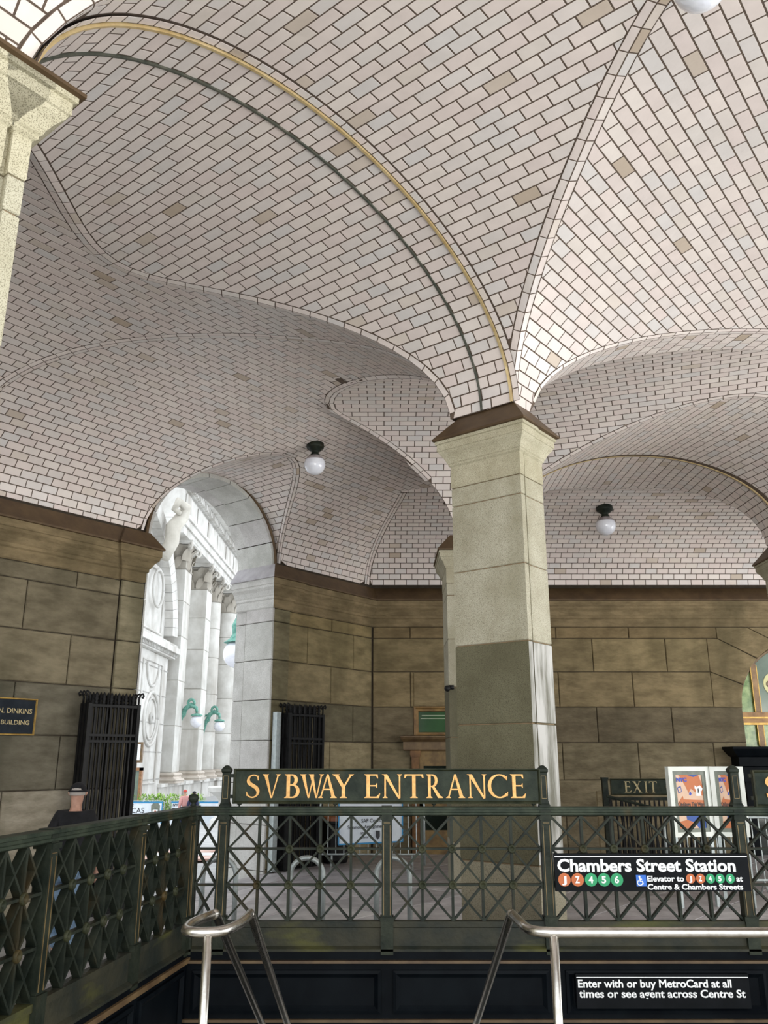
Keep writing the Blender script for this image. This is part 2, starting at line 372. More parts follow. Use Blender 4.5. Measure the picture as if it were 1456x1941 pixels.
_bp = np.array([(-5.5,10.12),(-5.2,9.75),(-4.72,9.40),(-4.36,9.27),(-4.01,9.16),(-3.5,9.05),(-3.02,8.98),(-2.53,8.92),(-2.05,8.87),(-1.41,8.79),(-.91,8.72),(-.45,8.58),(0,8.36),(.32,8.14),(.52,7.97)])
def ceil_z(p):
    Z = zones(p); return np.stack([Z[n] for n in NAMES], -1).max(-1)
_bp = _bp[ceil_z(_bp) > 3.4]
RIBS['B'] = (np.concatenate([_bp, ceil_z(_bp)[:, None]], 1), ('Q', 'Q'), .06)
RIBS['B'] = (smooth(resample(RIBS['B'][0], .12), 3),) + RIBS['B'][1:]
for _k in list(RIBS):
    P_, nm_, hw_ = RIBS[_k]
    RIBS[_k] = (resample(P_, .1), nm_, hw_)
SEGS = {}                                 # exclusion lines per surface
for k_, (P_, nm_, hw_) in RIBS.items():
    for s_ in set(nm_): SEGS.setdefault(s_, []).append((P_, hw_+.001))
_gold = SURF['B1'].pt(np.zeros(90), lenv('B1', .0, 1, 90)); SEGS.setdefault('B1', []).append((_gold, .012)); SEGS.setdefault('B1n', []).append((_gold, .085))
_dark = SURF['B1'].pt(np.full(90, .34), lenv('B1', .0, 1, 90)); SEGS['B1'].append((_dark, .012))
_gfr = SURF['G'].pt(np.zeros(90), lenv('G', 0, 1, 90)); SEGS.setdefault('G', []).append((_gfr, .07))
_gT = _gfr.copy(); SEGS.setdefault('T', []).append((_gT, .08))
def seg_clear(name, P):                   # True where P (n,3) is clear of every rib on that surface
    ok = np.ones(len(P), bool)
    for L, hw in SEGS.get(name, []):
        for i in range(0, len(L)-1):
            p, q = L[i], L[i+1]; t = q-p; LL = t@t
            if LL < 1e-9: continue
            near = np.where(ok & (np.abs(P-(p+q)/2).max(1) < .3+hw))[0]
            if len(near) == 0: continue
            w_ = np.clip(((P[near]-p)@t)/LL, 0, 1); dd = np.linalg.norm(P[near]-(p+w_[:, None]*t), axis=1)
            ok[near[dd < hw]] = False
    return ok

EYE = np.array((0, 0, 0.))
def project(P):
    cp, sp = math.cos(math.radians(16.46)), math.sin(math.radians(16.46))
    d = P[..., 1]*cp+P[..., 2]*sp; up = -P[..., 1]*sp+P[..., 2]*cp; d = np.maximum(d, .05)
    return np.stack([728+1580*P[..., 0]/d, 970.5-1580*up/d], -1), d
def tile_solid(poly, nrm, gap=.0066, depth=.002, bev=.0009):
    """poly: planar ring (3-D) of the cell; gives verts/faces of a pillow-edged tile hanging down from the mortar"""
    P = np.array(poly); c = P.mean(0); n = len(P)
    def inset(R, g):
        out = []
        for i in range(n):
            p0, p, p1 = R[i-1], R[i], R[(i+1) % n]; e0 = p-p0; e1 = p1-p; l0 = np.linalg.norm(e0); l1 = np.linalg.norm(e1)
            n0 = np.cross(nrm, e0/max(l0, 1e-6)); n1 = np.cross(nrm, e1/max(l1, 1e-6))
            if n0@(c-(p0+p)/2) < 0: n0 = -n0
            if n1@(c-(p+p1)/2) < 0: n1 = -n1
            m = n0+n1; mm = m@m
            m = m/mm*2 if mm > .8 else m*0+ (c-p)/max(1e-6, np.linalg.norm(c-p))
            out.append(p+m*g)
        return np.array(out)
    r0 = inset(P, gap); r1 = r0+nrm*(depth-bev); r2 = inset(P, gap+bev)+nrm*depth
    V = np.concatenate([r0, r1, r2]); F = []
    for k in range(2):
        for i in range(n): F.append((k*n+i, k*n+(i+1) % n, (k+1)*n+(i+1) % n, (k+1)*n+i))
    F.append(tuple(2*n+i for i in range(n)))
    # orient so that the face normal follows nrm
    a_ = np.cross(V[F[-1][1]]-V[F[-1][0]], V[F[-1][2]]-V[F[-1][1]])
    if a_@nrm < 0: F = [tuple(reversed(f)) for f in F]
    return V, F
UP = np.array((0, 0, H0))
def emit_tiles(parent, cells, limit=300, name='tile'):
    """cells: list of (ring, normal). the largest in the picture become objects, the others one stuff mesh"""
    if not cells: return
    sc = []
    for i, (R, nv) in enumerate(cells):
        q, d = project(np.array(R)); x, y = q[:, 0], q[:, 1]
        A_ = abs(np.sum(x*np.roll(y, -1)-np.roll(x, -1)*y))/2
        vis = (d.min() > .3) and x.max() > 0 and x.min() < 1456 and y.max() > 0 and y.min() < 1941
        sc.append(A_ if vis else -1)
    order = sorted(range(len(cells)), key=lambda i: -sc[i]); big = [i for i in order[:limit] if sc[i] > 40]; bs = set(big)
    share = {}
    for i in big:
        R, nv = cells[i]; R = np.array(R); c = R.mean(0)
        if len(R) == 4:
            e = R[1]-R[0]; L1 = np.linalg.norm(e); f = R[3]-R[0]; L2 = np.linalg.norm(f)
            sq = abs(e@f)/(L1*L2)
            if sq < .02 and abs(np.linalg.norm(R[2]-R[1])-L2) < .002 and abs(np.linalg.norm(R[3]-R[2])-L1) < .002:
                key = (round(L1, 2), round(L2, 2)); ex = e/L1; ez = nv; ey = np.cross(ez, ex)
                if key not in share:
                    a_, b_ = L1/2, L2/2; V, F = tile_solid([(-a_,-b_,0),(a_,-b_,0),(a_,b_,0),(-a_,b_,0)], np.array((0,0,1.)))
                    me = bpy.data.meshes.new(name); me.from_pydata([tuple(v) for v in V], [], F); me.materials.append(M['tile']); share[key] = me
                o = bpy.data.objects.new(name, share[key]); COL.objects.link(o); o.parent = parent
                mt = Matrix(((ex[0],ey[0],ez[0],c[0]),(ex[1],ey[1],ez[1],c[1]),(ex[2],ey[2],ez[2],c[2]+H0),(0,0,0,1)))
                o.matrix_world = mt; continue
        V, F = tile_solid(R, nv); V = V-c
        me = bpy.data.meshes.new(name); me.from_pydata([tuple(v) for v in V], [], F); me.materials.append(M['tile'])
        o = bpy.data.objects.new(name, me); COL.objects.link(o); o.parent = parent; o.location = tuple(c+UP)
    VV = []; FF = []
    for i in range(len(cells)):
        if i in bs: continue
        V, F = tile_solid(*cells[i]); n0 = len(VV); VV += [tuple(v+UP) for v in V]; FF += [tuple(k+n0 for k in f) for f in F]
    if VV:
        o = link_mesh('tiles', VV, FF, M['tile'], parent); o['kind'] = 'stuff'
def inward(s, q):
    inn = s.c if hasattr(s, 'c') else s.base.c; dd = s.d if hasattr(s, 'd') else a2
    ref = np.array((inn[0]-q[0], inn[1]-q[1], ZS-.2-q[2])); ax_ = np.array((dd[0], dd[1], 0)); ref = ref-ax_*(ref@ax_)
    if isinstance(s, UVault) and q[1] < 14.5: ref = np.array((0, 14.5-q[1], -1.5))
    return ref/np.linalg.norm(ref)
def cell_tiles(name, u0, u1, v0, v1, L=TL, Hh=TH, phase=0.):
    s = SURF[name]; cells = []; back = []
    nv = int((v1-v0)/Hh)+1; rows = []
    for j in range(nv):
        va, vb = v0+j*Hh, min(v0+(j+1)*Hh, s.len)
        if vb-va < .02: continue
        ph = (.5*L if j % 2 else 0)+phase
        nu = int((u1-u0)/L)+2
        for i in range(nu):
            ua = u0-L+ph+i*L; rows.append((max(ua, u0), min(ua+L, u1), va, vb))
    rows = [r for r in rows if r[1]-r[0] > .03]
    T = np.array(rows); n = len(T)
    fr = [(k/6, 0) for k in range(6)]+[(1, k/3) for k in range(3)]+[(1-k/6, 1) for k in range(6)]+[(0, 1-k/3) for k in range(3)]
    Fu = np.array([f[0] for f in fr]); Fv = np.array([f[1] for f in fr])
    UU = T[:, None, 0]+(T[:, 1]-T[:, 0])[:, None]*Fu; VV = T[:, None, 2]+(T[:, 3]-T[:, 2])[:, None]*Fv
    PP = s.pt(UU.ravel(), VV.ravel()).reshape(n, len(fr), 3)
    flat = PP.reshape(-1, 3)
    # centre-nudged test points avoid edge-on flicker
    zi = (zone_idx(flat[:, :2]) == NI[name]).reshape(n, -1)
    clear = seg_clear(name, flat).reshape(n, -1)
    IN = zi & clear
    def inside(u, v, full=True):
        q = s.pt(np.array([u]), np.array([v]))
        r = zone_idx(q[:, :2])[0] == NI[name]
        return bool(r and (not full or seg_clear(name, q)[0]))
    def clip(k, mask, full):
        m = len(fr); out = []
        for i in range(m):
            j = (i+1) % m
            if mask[i]: out.append((UU[k, i], VV[k, i]))
            if mask[i] != mask[j]:
                lo, hi = ((UU[k, i], VV[k, i]), (UU[k, j], VV[k, j])) if mask[i] else ((UU[k, j], VV[k, j]), (UU[k, i], VV[k, i]))
                for _ in range(6):
                    c_ = ((lo[0]+hi[0])/2, (lo[1]+hi[1])/2)
                    if inside(c_[0], c_[1], full): lo = c_
                    else: hi = c_
                out.append(lo)
        return out
    for k in range(n):
        for mask, full, dest in ((IN[k], True, cells), (zi[k], False, back)):
            if not mask.any(): continue
            if mask.all(): R = PP[k][[0, 6, 9, 15]]
            else:
                o = clip(k, mask, full)
                if len(o) < 3: continue
                uv = np.array(o); R = s.pt(uv[:, 0], uv[:, 1])
                # drop near-collinear points
                keep = []
                for i in range(len(R)):
                    e0 = R[i]-R[i-1]; e1 = R[(i+1) % len(R)]-R[i]; l0, l1 = np.linalg.norm(e0), np.linalg.norm(e1)
                    if l0 < .004: continue
                    if l1 > .004 and (e0@e1)/(l0*l1) > .998: continue
                    keep.append(i)
                R = R[keep]
                if len(R) < 3: continue
            nr = np.zeros(3)
            for i in range(len(R)): nr += np.cross(R[i], R[(i+1) % len(R)])
            ar = np.linalg.norm(nr)/2
            if ar < (.0003 if full else .00005): continue
            nr = nr/np.linalg.norm(nr); ctr = R.mean(0)
            if nr@inward(s, ctr) < 0: nr = -nr
            dest.append((R, nr))
    return cells, back
def build_cell(name, u0, u1, v0=0., v1=None, label=None, **kw):
    s = SURF[name]; v1 = s.len if v1 is None else v1
    cells, back = cell_tiles(name, u0, u1, v0, v1, **kw)
    V = []; F = []
    for R, nv in back:                     # mortar shell, then the tiles stand proud of it
        n0 = len(V); m = len(R)
        R = np.array(R); off = .0004+1.3*np.abs((R-R.mean(0))@nv).max()
        for p in R: V.append(tuple(p+UP-nv*min(off, .03)))
        F.append(tuple(range(n0, n0+m)))
    o = link_mesh('ceiling', V, F, M['mortar']); struct(o)
    if label: o['label'] = label
    emit_tiles(o, cells)
    return o
CEIL = {}
CEIL['B1'] = build_cell('B1', 0, 3.1)
CEIL['B1n'] = build_cell('B1n', -2.72, 0)
CEIL['N'] = build_cell('N', -6.4, 3.2, v1=SURF['N'].len*.86)
CEIL['ES'] = build_cell('ES', 0, ETH, v1=SURF['ES'].len*.72, L=.15, Hh=.15)
CEIL['Q'] = build_cell('Q', -11.8, .6)
CEIL['D'] = build_cell('D', -1.15, 2.4)
CEIL['S'] = build_cell('S', -6.6, 1.2)
CEIL['T'] = build_cell('T', -5.2, .6)
CEIL['G'] = build_cell('G', 0, 1.9, L=.2, Hh=.13)
CEIL['U'] = build_cell('U', -.7, 9.2)
CEIL['V'] = build_cell('V', -2.6, -.115)
def implicit(s, P):                 # >0 outside the hollow of that vault
    if isinstance(s, Aisle):
        d = (CR-P[:2])@b2; aw = (P[:2]-CR)@a2; dn, cn = float(q_dn(aw)), float(q_cn(aw)); c, w_ = (3.25, 3.1) if d < cn else (cn, dn-cn); return ((d-c)/w_)**2+((P[2]-ZS)/1.5)**2-1
    if isinstance(s, UVault) and P[1] < 14.5: return ((14.5-P[1])/1.24)**2+((P[2]-ZS)/1.372)**2-1
    return (((P[:2]-s.c)@s.n)/s.w)**2+((P[2]-ZS)/s.r)**2-1
def build_rib(key, tl=.19, rows=2):
    P, nm, hw = RIBS[key]; P = resample(P, tl); parent = CEIL[nm[0]]; cells = []; V = []; F = []
    n = len(P); Lf = []; Rt = []; NN = []
    for i in range(n):
        t = P[min(i+1, n-1)]-P[max(i-1, 0)]; t /= np.linalg.norm(t)
        nd = np.array((0, 0, -1.)); nd = nd-t*(nd@t)
        if np.linalg.norm(nd) < .15: nd = np.array((0-P[i][0]*0, 0, -1.))
        # surface normals either side
        sa, sb = SURF[nm[0]], SURF[nm[1]]
        def grad(s_, q):
            e = 1e-3; f0 = s_.proj(q+np.array((0,0,-.06))); g = np.array(q)+np.array((0,0,-.06))-f0; L_ = np.linalg.norm(g); return g/L_ if L_ > 1e-6 else np.array((0,0,-1.))
        na = inward(sa, P[i]); nb = inward(sb, P[i]); nn = na+nb; nn = nn/max(1e-6, np.linalg.norm(nn)); nn = nn-t*(nn@t); nn /= max(1e-6, np.linalg.norm(nn))
        l = np.cross(t, nn); l /= np.linalg.norm(l); out = []
        for sgn in (1, -1):
            q = P[i]+l*sgn*hw; qa, qb = sa.proj(q), sb.proj(q)
            if nm[0] == nm[1]: q2 = qa
            else:
                va, vb = implicit(sb, qa), implicit(sa, qb)
                q2 = qa if (va > vb) != (key == 'K') else qb
            dv = q2-P[i]; ld = np.linalg.norm(dv)
            if ld > hw*.3: q2 = P[i]+dv/ld*hw
            q2 = (sa if q2 is None else (sa if (nm[0] == nm[1] or np.linalg.norm(sa.proj(q2)-q2) < np.linalg.norm(sb.proj(q2)-q2)) else sb)).proj(q2)
            if key == 'D' and P[i][2] > 4.5:
                q2 = np.array((q[0], q[1], float(ceil_z(q[None, :2])[0])))
            elif np.linalg.norm(q2-P[i]) > hw*1.3 or np.linalg.norm(q2-P[i]) < hw*.5: q2 = q
            out.append(q2)
        Lf.append(out[0]+nn*.002); Rt.append(out[1]+nn*.002); NN.append(nn)
    P = P+np.array(NN)*.002
    for side in (Lf, Rt):
        for i in range(n-1):
            R = np.array([P[i], P[i+1], side[i+1], side[i]])
            nr = np.cross(R[2]-R[0], R[3]-R[1]); nr /= max(1e-9, np.linalg.norm(nr))
            if nr@(NN[i]+NN[i+1]) < 0: nr = -nr
            cells.append((R, nr)); n0 = len(V); V += [tuple(p+UP) for p in R]; F.append((n0, n0+1, n0+2, n0+3))
    rb = link_mesh('groin_rib', V, F, M['mortar'], parent)
    cells.sort(key=lambda c: 0)
    big = cells
    VV = []; FF = []
    emit_sub(rb, cells)
def emit_sub(rb, cells, lim=120):
    sc = []
    for R, nv in cells:
        q, d = project(np.array(R)); x, y = q[:, 0], q[:, 1]; sc.append(abs(np.sum(x*np.roll(y, -1)-np.roll(x, -1)*y))/2 if x.max() > 0 and x.min() < 1456 and y.max() > 0 and d.min() > .3 else -1)
    order = sorted(range(len(cells)), key=lambda i: -sc[i])
    VV = []; FF = []
    for r_, i in enumerate(order):
        R, nv = cells[i]; V, F = tile_solid(R, nv, gap=.0055, depth=.002)
        if r_ < lim and sc[i] > 60:
            c = np.array(R).mean(0); V = V-c; me = bpy.data.meshes.new('rib_tile'); me.from_pydata([tuple(v) for v in V], [], F); me.materials.append(M['tile'])
            o = bpy.data.objects.new('rib_tile', me); COL.objects.link(o); o.parent = rb; o.location = tuple(c+UP)
        else:
            n0 = len(VV); VV += [tuple(v+UP) for v in V]; FF += [tuple(k+n0 for k in f) for f in F]
    if VV:
        o = link_mesh('rib_tiles', VV, FF, M['tile'], rb); o['kind'] = 'stuff'
for k_ in ('A', 'D', 'H', 'K', 'F', 'diag', 'diag2', 'E', 'B'): build_rib(k_)
def strip(P, axis_dir, w0, w1, drop, mat, name, parent):
    V = []; F = []
    P = resample(P, .12); n = len(P); ax3 = np.array((axis_dir[0], axis_dir[1], 0.))
    for i in range(n):
        t = P[min(i+1, n-1)]-P[max(i-1, 0)]; t /= np.linalg.norm(t); nn = np.cross(t, ax3); nn /= np.linalg.norm(nn)
        if nn[2] > 0: nn = -nn
        for w_, dz in ((w0, 0), (w0, drop), (w1, drop), (w1, 0)): V.append(tuple(P[i]+ax3*w_+nn*dz+UP))
    for i in range(n-1):
        for k in range(3): F.append((i*4+k, i*4+k+1, (i+1)*4+k+1, (i+1)*4+k))
    return link_mesh(name, V, F, mat, parent)
strip(_gold, b2, -.012, .010, .022, M['gold_edge'], 'edge_strip', CEIL['B1'])
strip(_dark, b2, -.008, .010, .018, M['joint_strip'], 'joint_strip', CEIL['B1'])
strip(_gfr, (0, 1), -.012, .008, .022, M['gold_edge'], 'edge_strip', CEIL['G'])
# narrow border tiles beside the gilt edge
def border(P, axis_dir, w0, w1, parent, tl):
    P = resample(P, tl); ax3 = np.array((axis_dir[0], axis_dir[1], 0.)); cells = []; V = []; F = []
    for i in range(len(P)-1):
        R = np.array([P[i]+ax3*w0, P[i+1]+ax3*w0, P[i+1]+ax3*w1, P[i]+ax3*w1]); nr = np.cross(R[1]-R[0], R[3]-R[0]); nr /= np.linalg.norm(nr)
        c_ = P.mean(0); c_[2] = ZS-.3; c_ = c_-ax3*((c_-R[0])@ax3)
        if nr@(c_-R[0]) < 0: nr = -nr
        cells.append((R, nr)); n0 = len(V); V += [tuple(p+UP) for p in R]; F.append((n0, n0+1, n0+2, n0+3))
    rb = link_mesh('edge_course', V, F, M['mortar'], parent); emit_sub(rb, cells)
border(_gold, b2, -.083, -.014, CEIL['B1n'], .13)
border(_gfr, (0, 1), .01, .068, CEIL['G'], .12)
# ridge course where the aisle crown steps down to the back vault
_rp = np.array([(x_, 14.5, 4.74) for x_ in np.linspace(.2, 1.75, 14)]); _c = []; _V = []; _F = []
for i in range(len(_rp)-1):
    R = np.array([_rp[i]+(0,0,.08), _rp[i+1]+(0,0,.08), _rp[i+1]-(0,0,.085), _rp[i]-(0,0,.085)]); _c.append((R, np.array((0,-1.,0)))); n0 = len(_V); _V += [tuple(p+UP) for p in R]; _F.append((n0, n0+1, n0+2, n0+3))
emit_sub(link_mesh('groin_rib', _V, _F, M['mortar'], CEIL['U']), _c)

# ================================================================ ROOM SHELL
def W3(p, z): return np.array((p[0], p[1], z+H0))
def vec(p): return np.array((p[0], p[1], 0.))
def tint(o, lo=.8, hi=1.15, c=None):
    k = random.uniform(lo, hi); c = c or (1, 1, 1); o.color = (c[0]*k, c[1]*k*random.uniform(.98, 1.02), c[2]*k, 1)
def block_mesh(poly, o, ex, ey, en, th, bev=.012):
    """stone of outline poly in the wall plane, proud by th along en, edges bevelled"""
    P = np.array(poly, float); c = P.mean(0); n = len(P)
    Q = np.array(offset_poly([tuple(p) for p in P], -bev))
    A = [o+ex*x+ey*y for x, y in P]; B = [q+en*(th-bev) for q in A]; C = [o+ex*x+ey*y+en*th for x, y in Q]
    V = A+B+C; F = []
    for k in range(2):
        for i in range(n): F.append((k*n+i, k*n+(i+1) % n, (k+1)*n+(i+1) % n, (k+1)*n+i))
    F.append(tuple(2*n+i for i in range(n)))
    return V, F
def stone(poly, o, ex, ey, en, th, mat, parent, t=None, name='stone', bev=.012):
    V, F = block_mesh(poly, o, ex, ey, en, th, bev)
    c = np.mean(np.array(V), 0); ob = link_mesh(name, [v-c for v in V], F, mat)
    ob.parent = parent; ob.location = tuple(c)
    if parent.type == 'EMPTY': ob.matrix_parent_inverse = Matrix.Translation(-parent.location)
    if np.cross(ex, ey)@en < 0: ob.data.flip_normals()
    tint(ob, *(t or (.8, 1.15))); return ob
def clip_poly(P, n, c):          # keep x.n <= c
    out = []
    for i in range(len(P)):
        p = np.array(P[i], float); q = np.array(P[(i+1) % len(P)], float); dp = p@n-c; dq = q@n-c
        if dp <= 0: out.append(tuple(p))
        if (dp < 0) != (dq < 0) and abs(dp-dq) > 1e-9: out.append(tuple(p+(q-p)*dp/(dp-dq)))
    return out
def rect(x0, x1, z0, z1): return [(x0, z0), (x1, z0), (x1, z1), (x0, z1)]
ZC = [2.30, 1.64, .96, .29, -.40, -1.05, -1.72, -2.4]
def courses(parent, o, ex, en, s0, s1, joints, mat, top=2.53, zc=ZC, holes=(), cols=None, th=.03, tints=(.82, 1.12), arcs=None):
    """running stone courses: joints(row) -> joint positions"""
    zl = [top]+list(zc)
    for r in range(len(zl)-1):
        zt, zb = zl[r], zl[r+1]
        xs = sorted([s0]+[x for x in joints(r) if s0+.12 < x < s1-.12]+[s1])
        for i in range(len(xs)-1):
            P = [rect(xs[i]+.006, xs[i+1]-.006, zb+.006, zt-.006)]
            for (hx0, hx1, hz0, hz1) in holes:
                N = []
                for p in P:
                    px = [v[0] for v in p]; pz = [v[1] for v in p]
                    if min(px) >= hx1 or max(px) <= hx0 or min(pz) >= hz1 or max(pz) <= hz0: N.append(p); continue
                    a_ = rect(min(px), min(max(px), hx0), min(pz), max(pz)); b_ = rect(max(min(px), hx1), max(px), min(pz), max(pz))
                    x_0, x_1 = max(min(px), hx0), min(max(px), hx1)
                    c_ = rect(x_0, x_1, max(min(pz), hz1), max(pz)); d_ = rect(x_0, x_1, min(pz), min(max(pz), hz0))
                    for k in (a_, b_, c_, d_):
                        if k[1][0]-k[0][0] > .04 and k[2][1]-k[1][1] > .04: N.append(k)
                P = N
            for p in P:
                if arcs and arcs(p) : continue
                ob = stone(p, o+np.array((0,0,H0)), ex, np.array((0,0,1.)), en, th, mat, parent, tints)
                if cols:
                    c = cols(r, (xs[i]+xs[i+1])/2, random.random())
                    if c: ob.color = (c[0], c[1], c[2], 1)
CORN = [(0, 2.53), (.02, 2.55), (.02, 2.68), (.045, 2.70), (.045, 2.74), (.06, 2.755), (.10, 2.83), (.15, 2.88), (.155, 2.92), (.17, 2.93), (.17, 3.04)]   # cornice section (out, z)
FLASH = [(.17, 3.035), (.20, 3.04), (.20, 3.065), (.03, 3.31), (-.05, 3.33)]
def run_profile(prof, path, mat, name, parent, closed=False, only=None):
    """sweep a section (out, z) along a plan path [(x,y)], out = right-hand normal, mitred"""
    P = [np.array(p, float) for p in path]; n = len(P); V = []; F = []; m = len(prof)
    for i in range(n):
        def nrm(u, v): e = v-u; e = e/np.linalg.norm(e); return np.array((e[1], -e[0]))
        if closed or 0 < i < n-1: n0 = nrm(P[i-1], P[i]); n1 = nrm(P[i], P[(i+1) % n]); mm = n0+n1; mm = mm/(mm@mm)*2
        else: mm = nrm(P[0], P[1]) if i == 0 else nrm(P[-2], P[-1])
        for o_, z in prof: V.append((P[i][0]+mm[0]*o_, P[i][1]+mm[1]*o_, z+H0))
    for i in range(n if closed else n-1):
        if only is not None and i not in only: continue
        j = (i+1) % n
        for k in range(m-1): F.append((i*m+k, j*m+k, j*m+k+1, i*m+k+1))
    if not closed and only is None: F += [tuple(range(m)), tuple((n-1)*m+k for k in range(m-1, -1, -1))]
    return link_mesh(name, V, F, mat, parent)
def wp(aw, off=0): return CR + a2*aw - b2*(WALLD+.03+off)     # point on the face of the left wall, off = out into the hall
A3 = vec(a2); B3 = vec(b2)
# --- left wall, south of the arch (nearer) and north of it, one wall with its arch
def wall_core(name, p0, p1, z0, z1, thick, n_out):
    mb = MB(); e = vec(np.array(p1)-np.array(p0)); L = np.linalg.norm(e); e /= L
    c = (vec(p0)+vec(p1))/2 + n_out*thick/2; c[2] = (z0+z1)/2+H0
    mb.box(c, (L, thick, z1-z0), (e, n_out, (0,0,1))); return mb
mb = MB()
o_ = vec(CR)-B3*WALLD
AW0, AW1, AWC, AWR = -5.38, -2.67, -4.025, 1.355
def seg(x0, x1, z0, z1): mb.prism(rect(x0, x1, z0, z1), o_+np.array((0,0,H0)), A3, (0,0,1), B3*.88)
seg(-17, AW0, -2.6, 7.0); seg(AW1, .6, -2.6, 7.0)
N = 28
for i in range(N):                                  # spandrel above the arch
    t0, t1 = math.pi*i/N, math.pi*(i+1)/N
    x0, x1 = AWC-AWR*math.cos(t0), AWC-AWR*math.cos(t1); z0, z1 = 3.25+AWR*math.sin(t0), 3.25+AWR*math.sin(t1)
    mb.prism([(x0, z0), (x1, z1), (x1, 7.0), (x0, 7.0)], o_+np.array((0,0,H0)), A3, (0,0,1), B3*.88)
wl = mb.build('wall_left', M['wall_mortar']); struct(wl, 'weathered stone wall with the open arch onto the street')
o_l = vec(CR)-B3*WALLD
def jl(r): return [-5.78+(.0 if r % 2 else .72)-1.42*k for k in range(0, 9)]
def col_left(r, s, u):
    if r >= 5: return (1.7*(.9+.15*u), 1.75*(.9+.15*u), 1.9*(.9+.15*u))      # washed pale course
    if r in (3, 4): return tuple(k*(.74+.2*u) for k in (.92, .95, .95))
    return tuple(k*(.85+.25*u) for k in (1, .97, .86))
courses(wl, o_l, A3, -B3, -13.5, -5.78, jl, M['limestone'], cols=col_left)
courses(wl, o_l-B3*.03, A3, -B3, -5.78, AW0, lambda r: [], M['limestone'], top=2.53, cols=lambda r, s, u: (1.25, 1.25, 1.1) if r < 5 else (1.9, 1.95, 2.0), th=.05)
def jr(r): return [-1.76+(.0 if r % 2 else .65)+1.29*k for k in range(0, 2)]
def col_right(r, s, u):
    return ((1.3,1.15,.75), (1.25,1.15,.8), (1.3,1.2,.9), (.72,.72,.6), (1.5,1.45,1.2), (1.8,1.75,1.5), (1.8,1.75,1.5), (1.5,1.5,1.3))[r]
courses(wl, o_l, A3, -B3, -2.27, .085, jr, M['limestone'], cols=col_right)
courses(wl, o_l-B3*.03, A3, -B3, AW1, -2.27, lambda r: [], M['limestone'], top=2.53, cols=lambda r, s, u: (1.0, 1.0, .8), th=.05)
# arch jambs and voussoirs in pale granite
def jamb(aw, sgn):
    zl = [3.0, 2.3, 1.64, .96, .29, -.40, -1.05, -1.75, -2.4]
    for i in range(len(zl)-1):
        for (w0, w1) in ((-.078, .62), (.63, .90)):
            stone(rect(w0+.003, w1-.003, zl[i+1]+.005, zl[i]-.005), vec(CR)-B3*(WALLD)+A3*aw+np.array((0,0,H0)), B3, np.array((0,0,1.)), A3*sgn, .035 if w0 < 0 else .015, M['granite_pale'], wl, (1.0, 1.12), bev=.008)
jamb(AW1, -1); jamb(AW0, 1)
for i in range(9):                                   # voussoirs through the arch thickness
    t0, t1 = math.pi*i/9+.006, math.pi*(i+1)/9-.006
    for (w0, w1, dr) in ((-.03, .60, .05), (.61, .90, .03)):
        rr = []
        for w_ in (w0, w1):
            pass
        V = []; F = []; K = 5
        for k in range(K+1):
            t = t0+(t1-t0)*k/K
            for (r_, w_) in ((AWR+.02, w0), (AWR-dr, w0), (AWR-dr, w1), (AWR+.02, w1)):
                p = vec(CR)-B3*WALLD+A3*(AWC-r_*math.cos(t))+B3*(w_-.0)+np.array((0,0,3.25+r_*math.sin(t)+H0)); V.append(p)
        for k in range(K):
            for j in range(4): F.append((k*4+j, (k+1)*4+j, (k+1)*4+(j+1) % 4, k*4+(j+1) % 4))
        F += [(3,2,1,0), tuple(K*4+j for j in range(4))]
        c = np.mean(np.array(V), 0); ob = link_mesh('voussoir', [v-c for v in V], F, M['granite_pale'], None); ob.parent = wl; ob.location = tuple(c); tint(ob, 1.0, 1.12)
# dark metal rim on the hall side of the arch
mb = MB(); pr = []
for t in np.linspace(0, math.pi, 40): pr.append(o_+A3*(AWC-(AWR+.02)*math.cos(t))+np.array((0,0,3.28+(AWR+.02)*math.sin(t)+H0))-B3*.03)
mb.tube(pr, .028, 8); mb.build('arch_rim', M['flashing'], wl)
# --- back wall
YB = 16.74
ob_ = np.array((0, YB, 0.)); EX = np.array((1.,0,0)); NB = np.array((0,-1.,0))
mb = MB(); ARX, ARR, ARZ = 8.33, 1.32, .95
DX0, DX1 = .58, 1.62
def segb(x0, x1, z0, z1): mb.prism(rect(x0, x1, z0, z1), ob_+np.array((0,0,H0)), EX, (0,0,1), (0,.5,0))
segb(-.55, DX0, -2.6, 7); segb(DX1, ARX-ARR, -2.6, 7); segb(DX0, DX1, .97, 7); segb(ARX+ARR, 13, -2.6, 7)
for i in range(24):
    t0, t1 = math.pi*i/24, math.pi*(i+1)/24
    x0, x1 = ARX-ARR*math.cos(t0), ARX-ARR*math.cos(t1)
    mb.prism([(x0, ARZ+ARR*math.sin(t0)), (x1, ARZ+ARR*math.sin(t1)), (x1, 7), (x0, 7)], ob_+np.array((0,0,H0)), EX, (0,0,1), (0,.5,0))
wb = mb.build('wall_back', M['wall_mortar']); struct(wb, 'weathered stone back wall with a doorway and an arched window')
def jb(r): return [4.15+1.46*k for k in range(-3, 3)] if r % 2 else [4.90+1.46*k for k in range(-4, 1 if r < 3 else 3)]
def col_back(r, s, u):
    base = ((1.25,1.05,.72), (1.25,1.12,.8), (1.3,1.15,.84), (.78,.72,.6), (1.1,1.05,.88), (1.1,1.05,.9), (1.15,1.1,.95), (.9,.9,.85))[r]
    if s < 3 and r >= 3: base = tuple(v*1.12 for v in base)
    k = .88+.26*u; return tuple(v*k for v in base)
def in_arc(p):
    x0 = min(v[0] for v in p); x1 = max(v[0] for v in p); z0 = min(v[1] for v in p); return x1 > 6.85
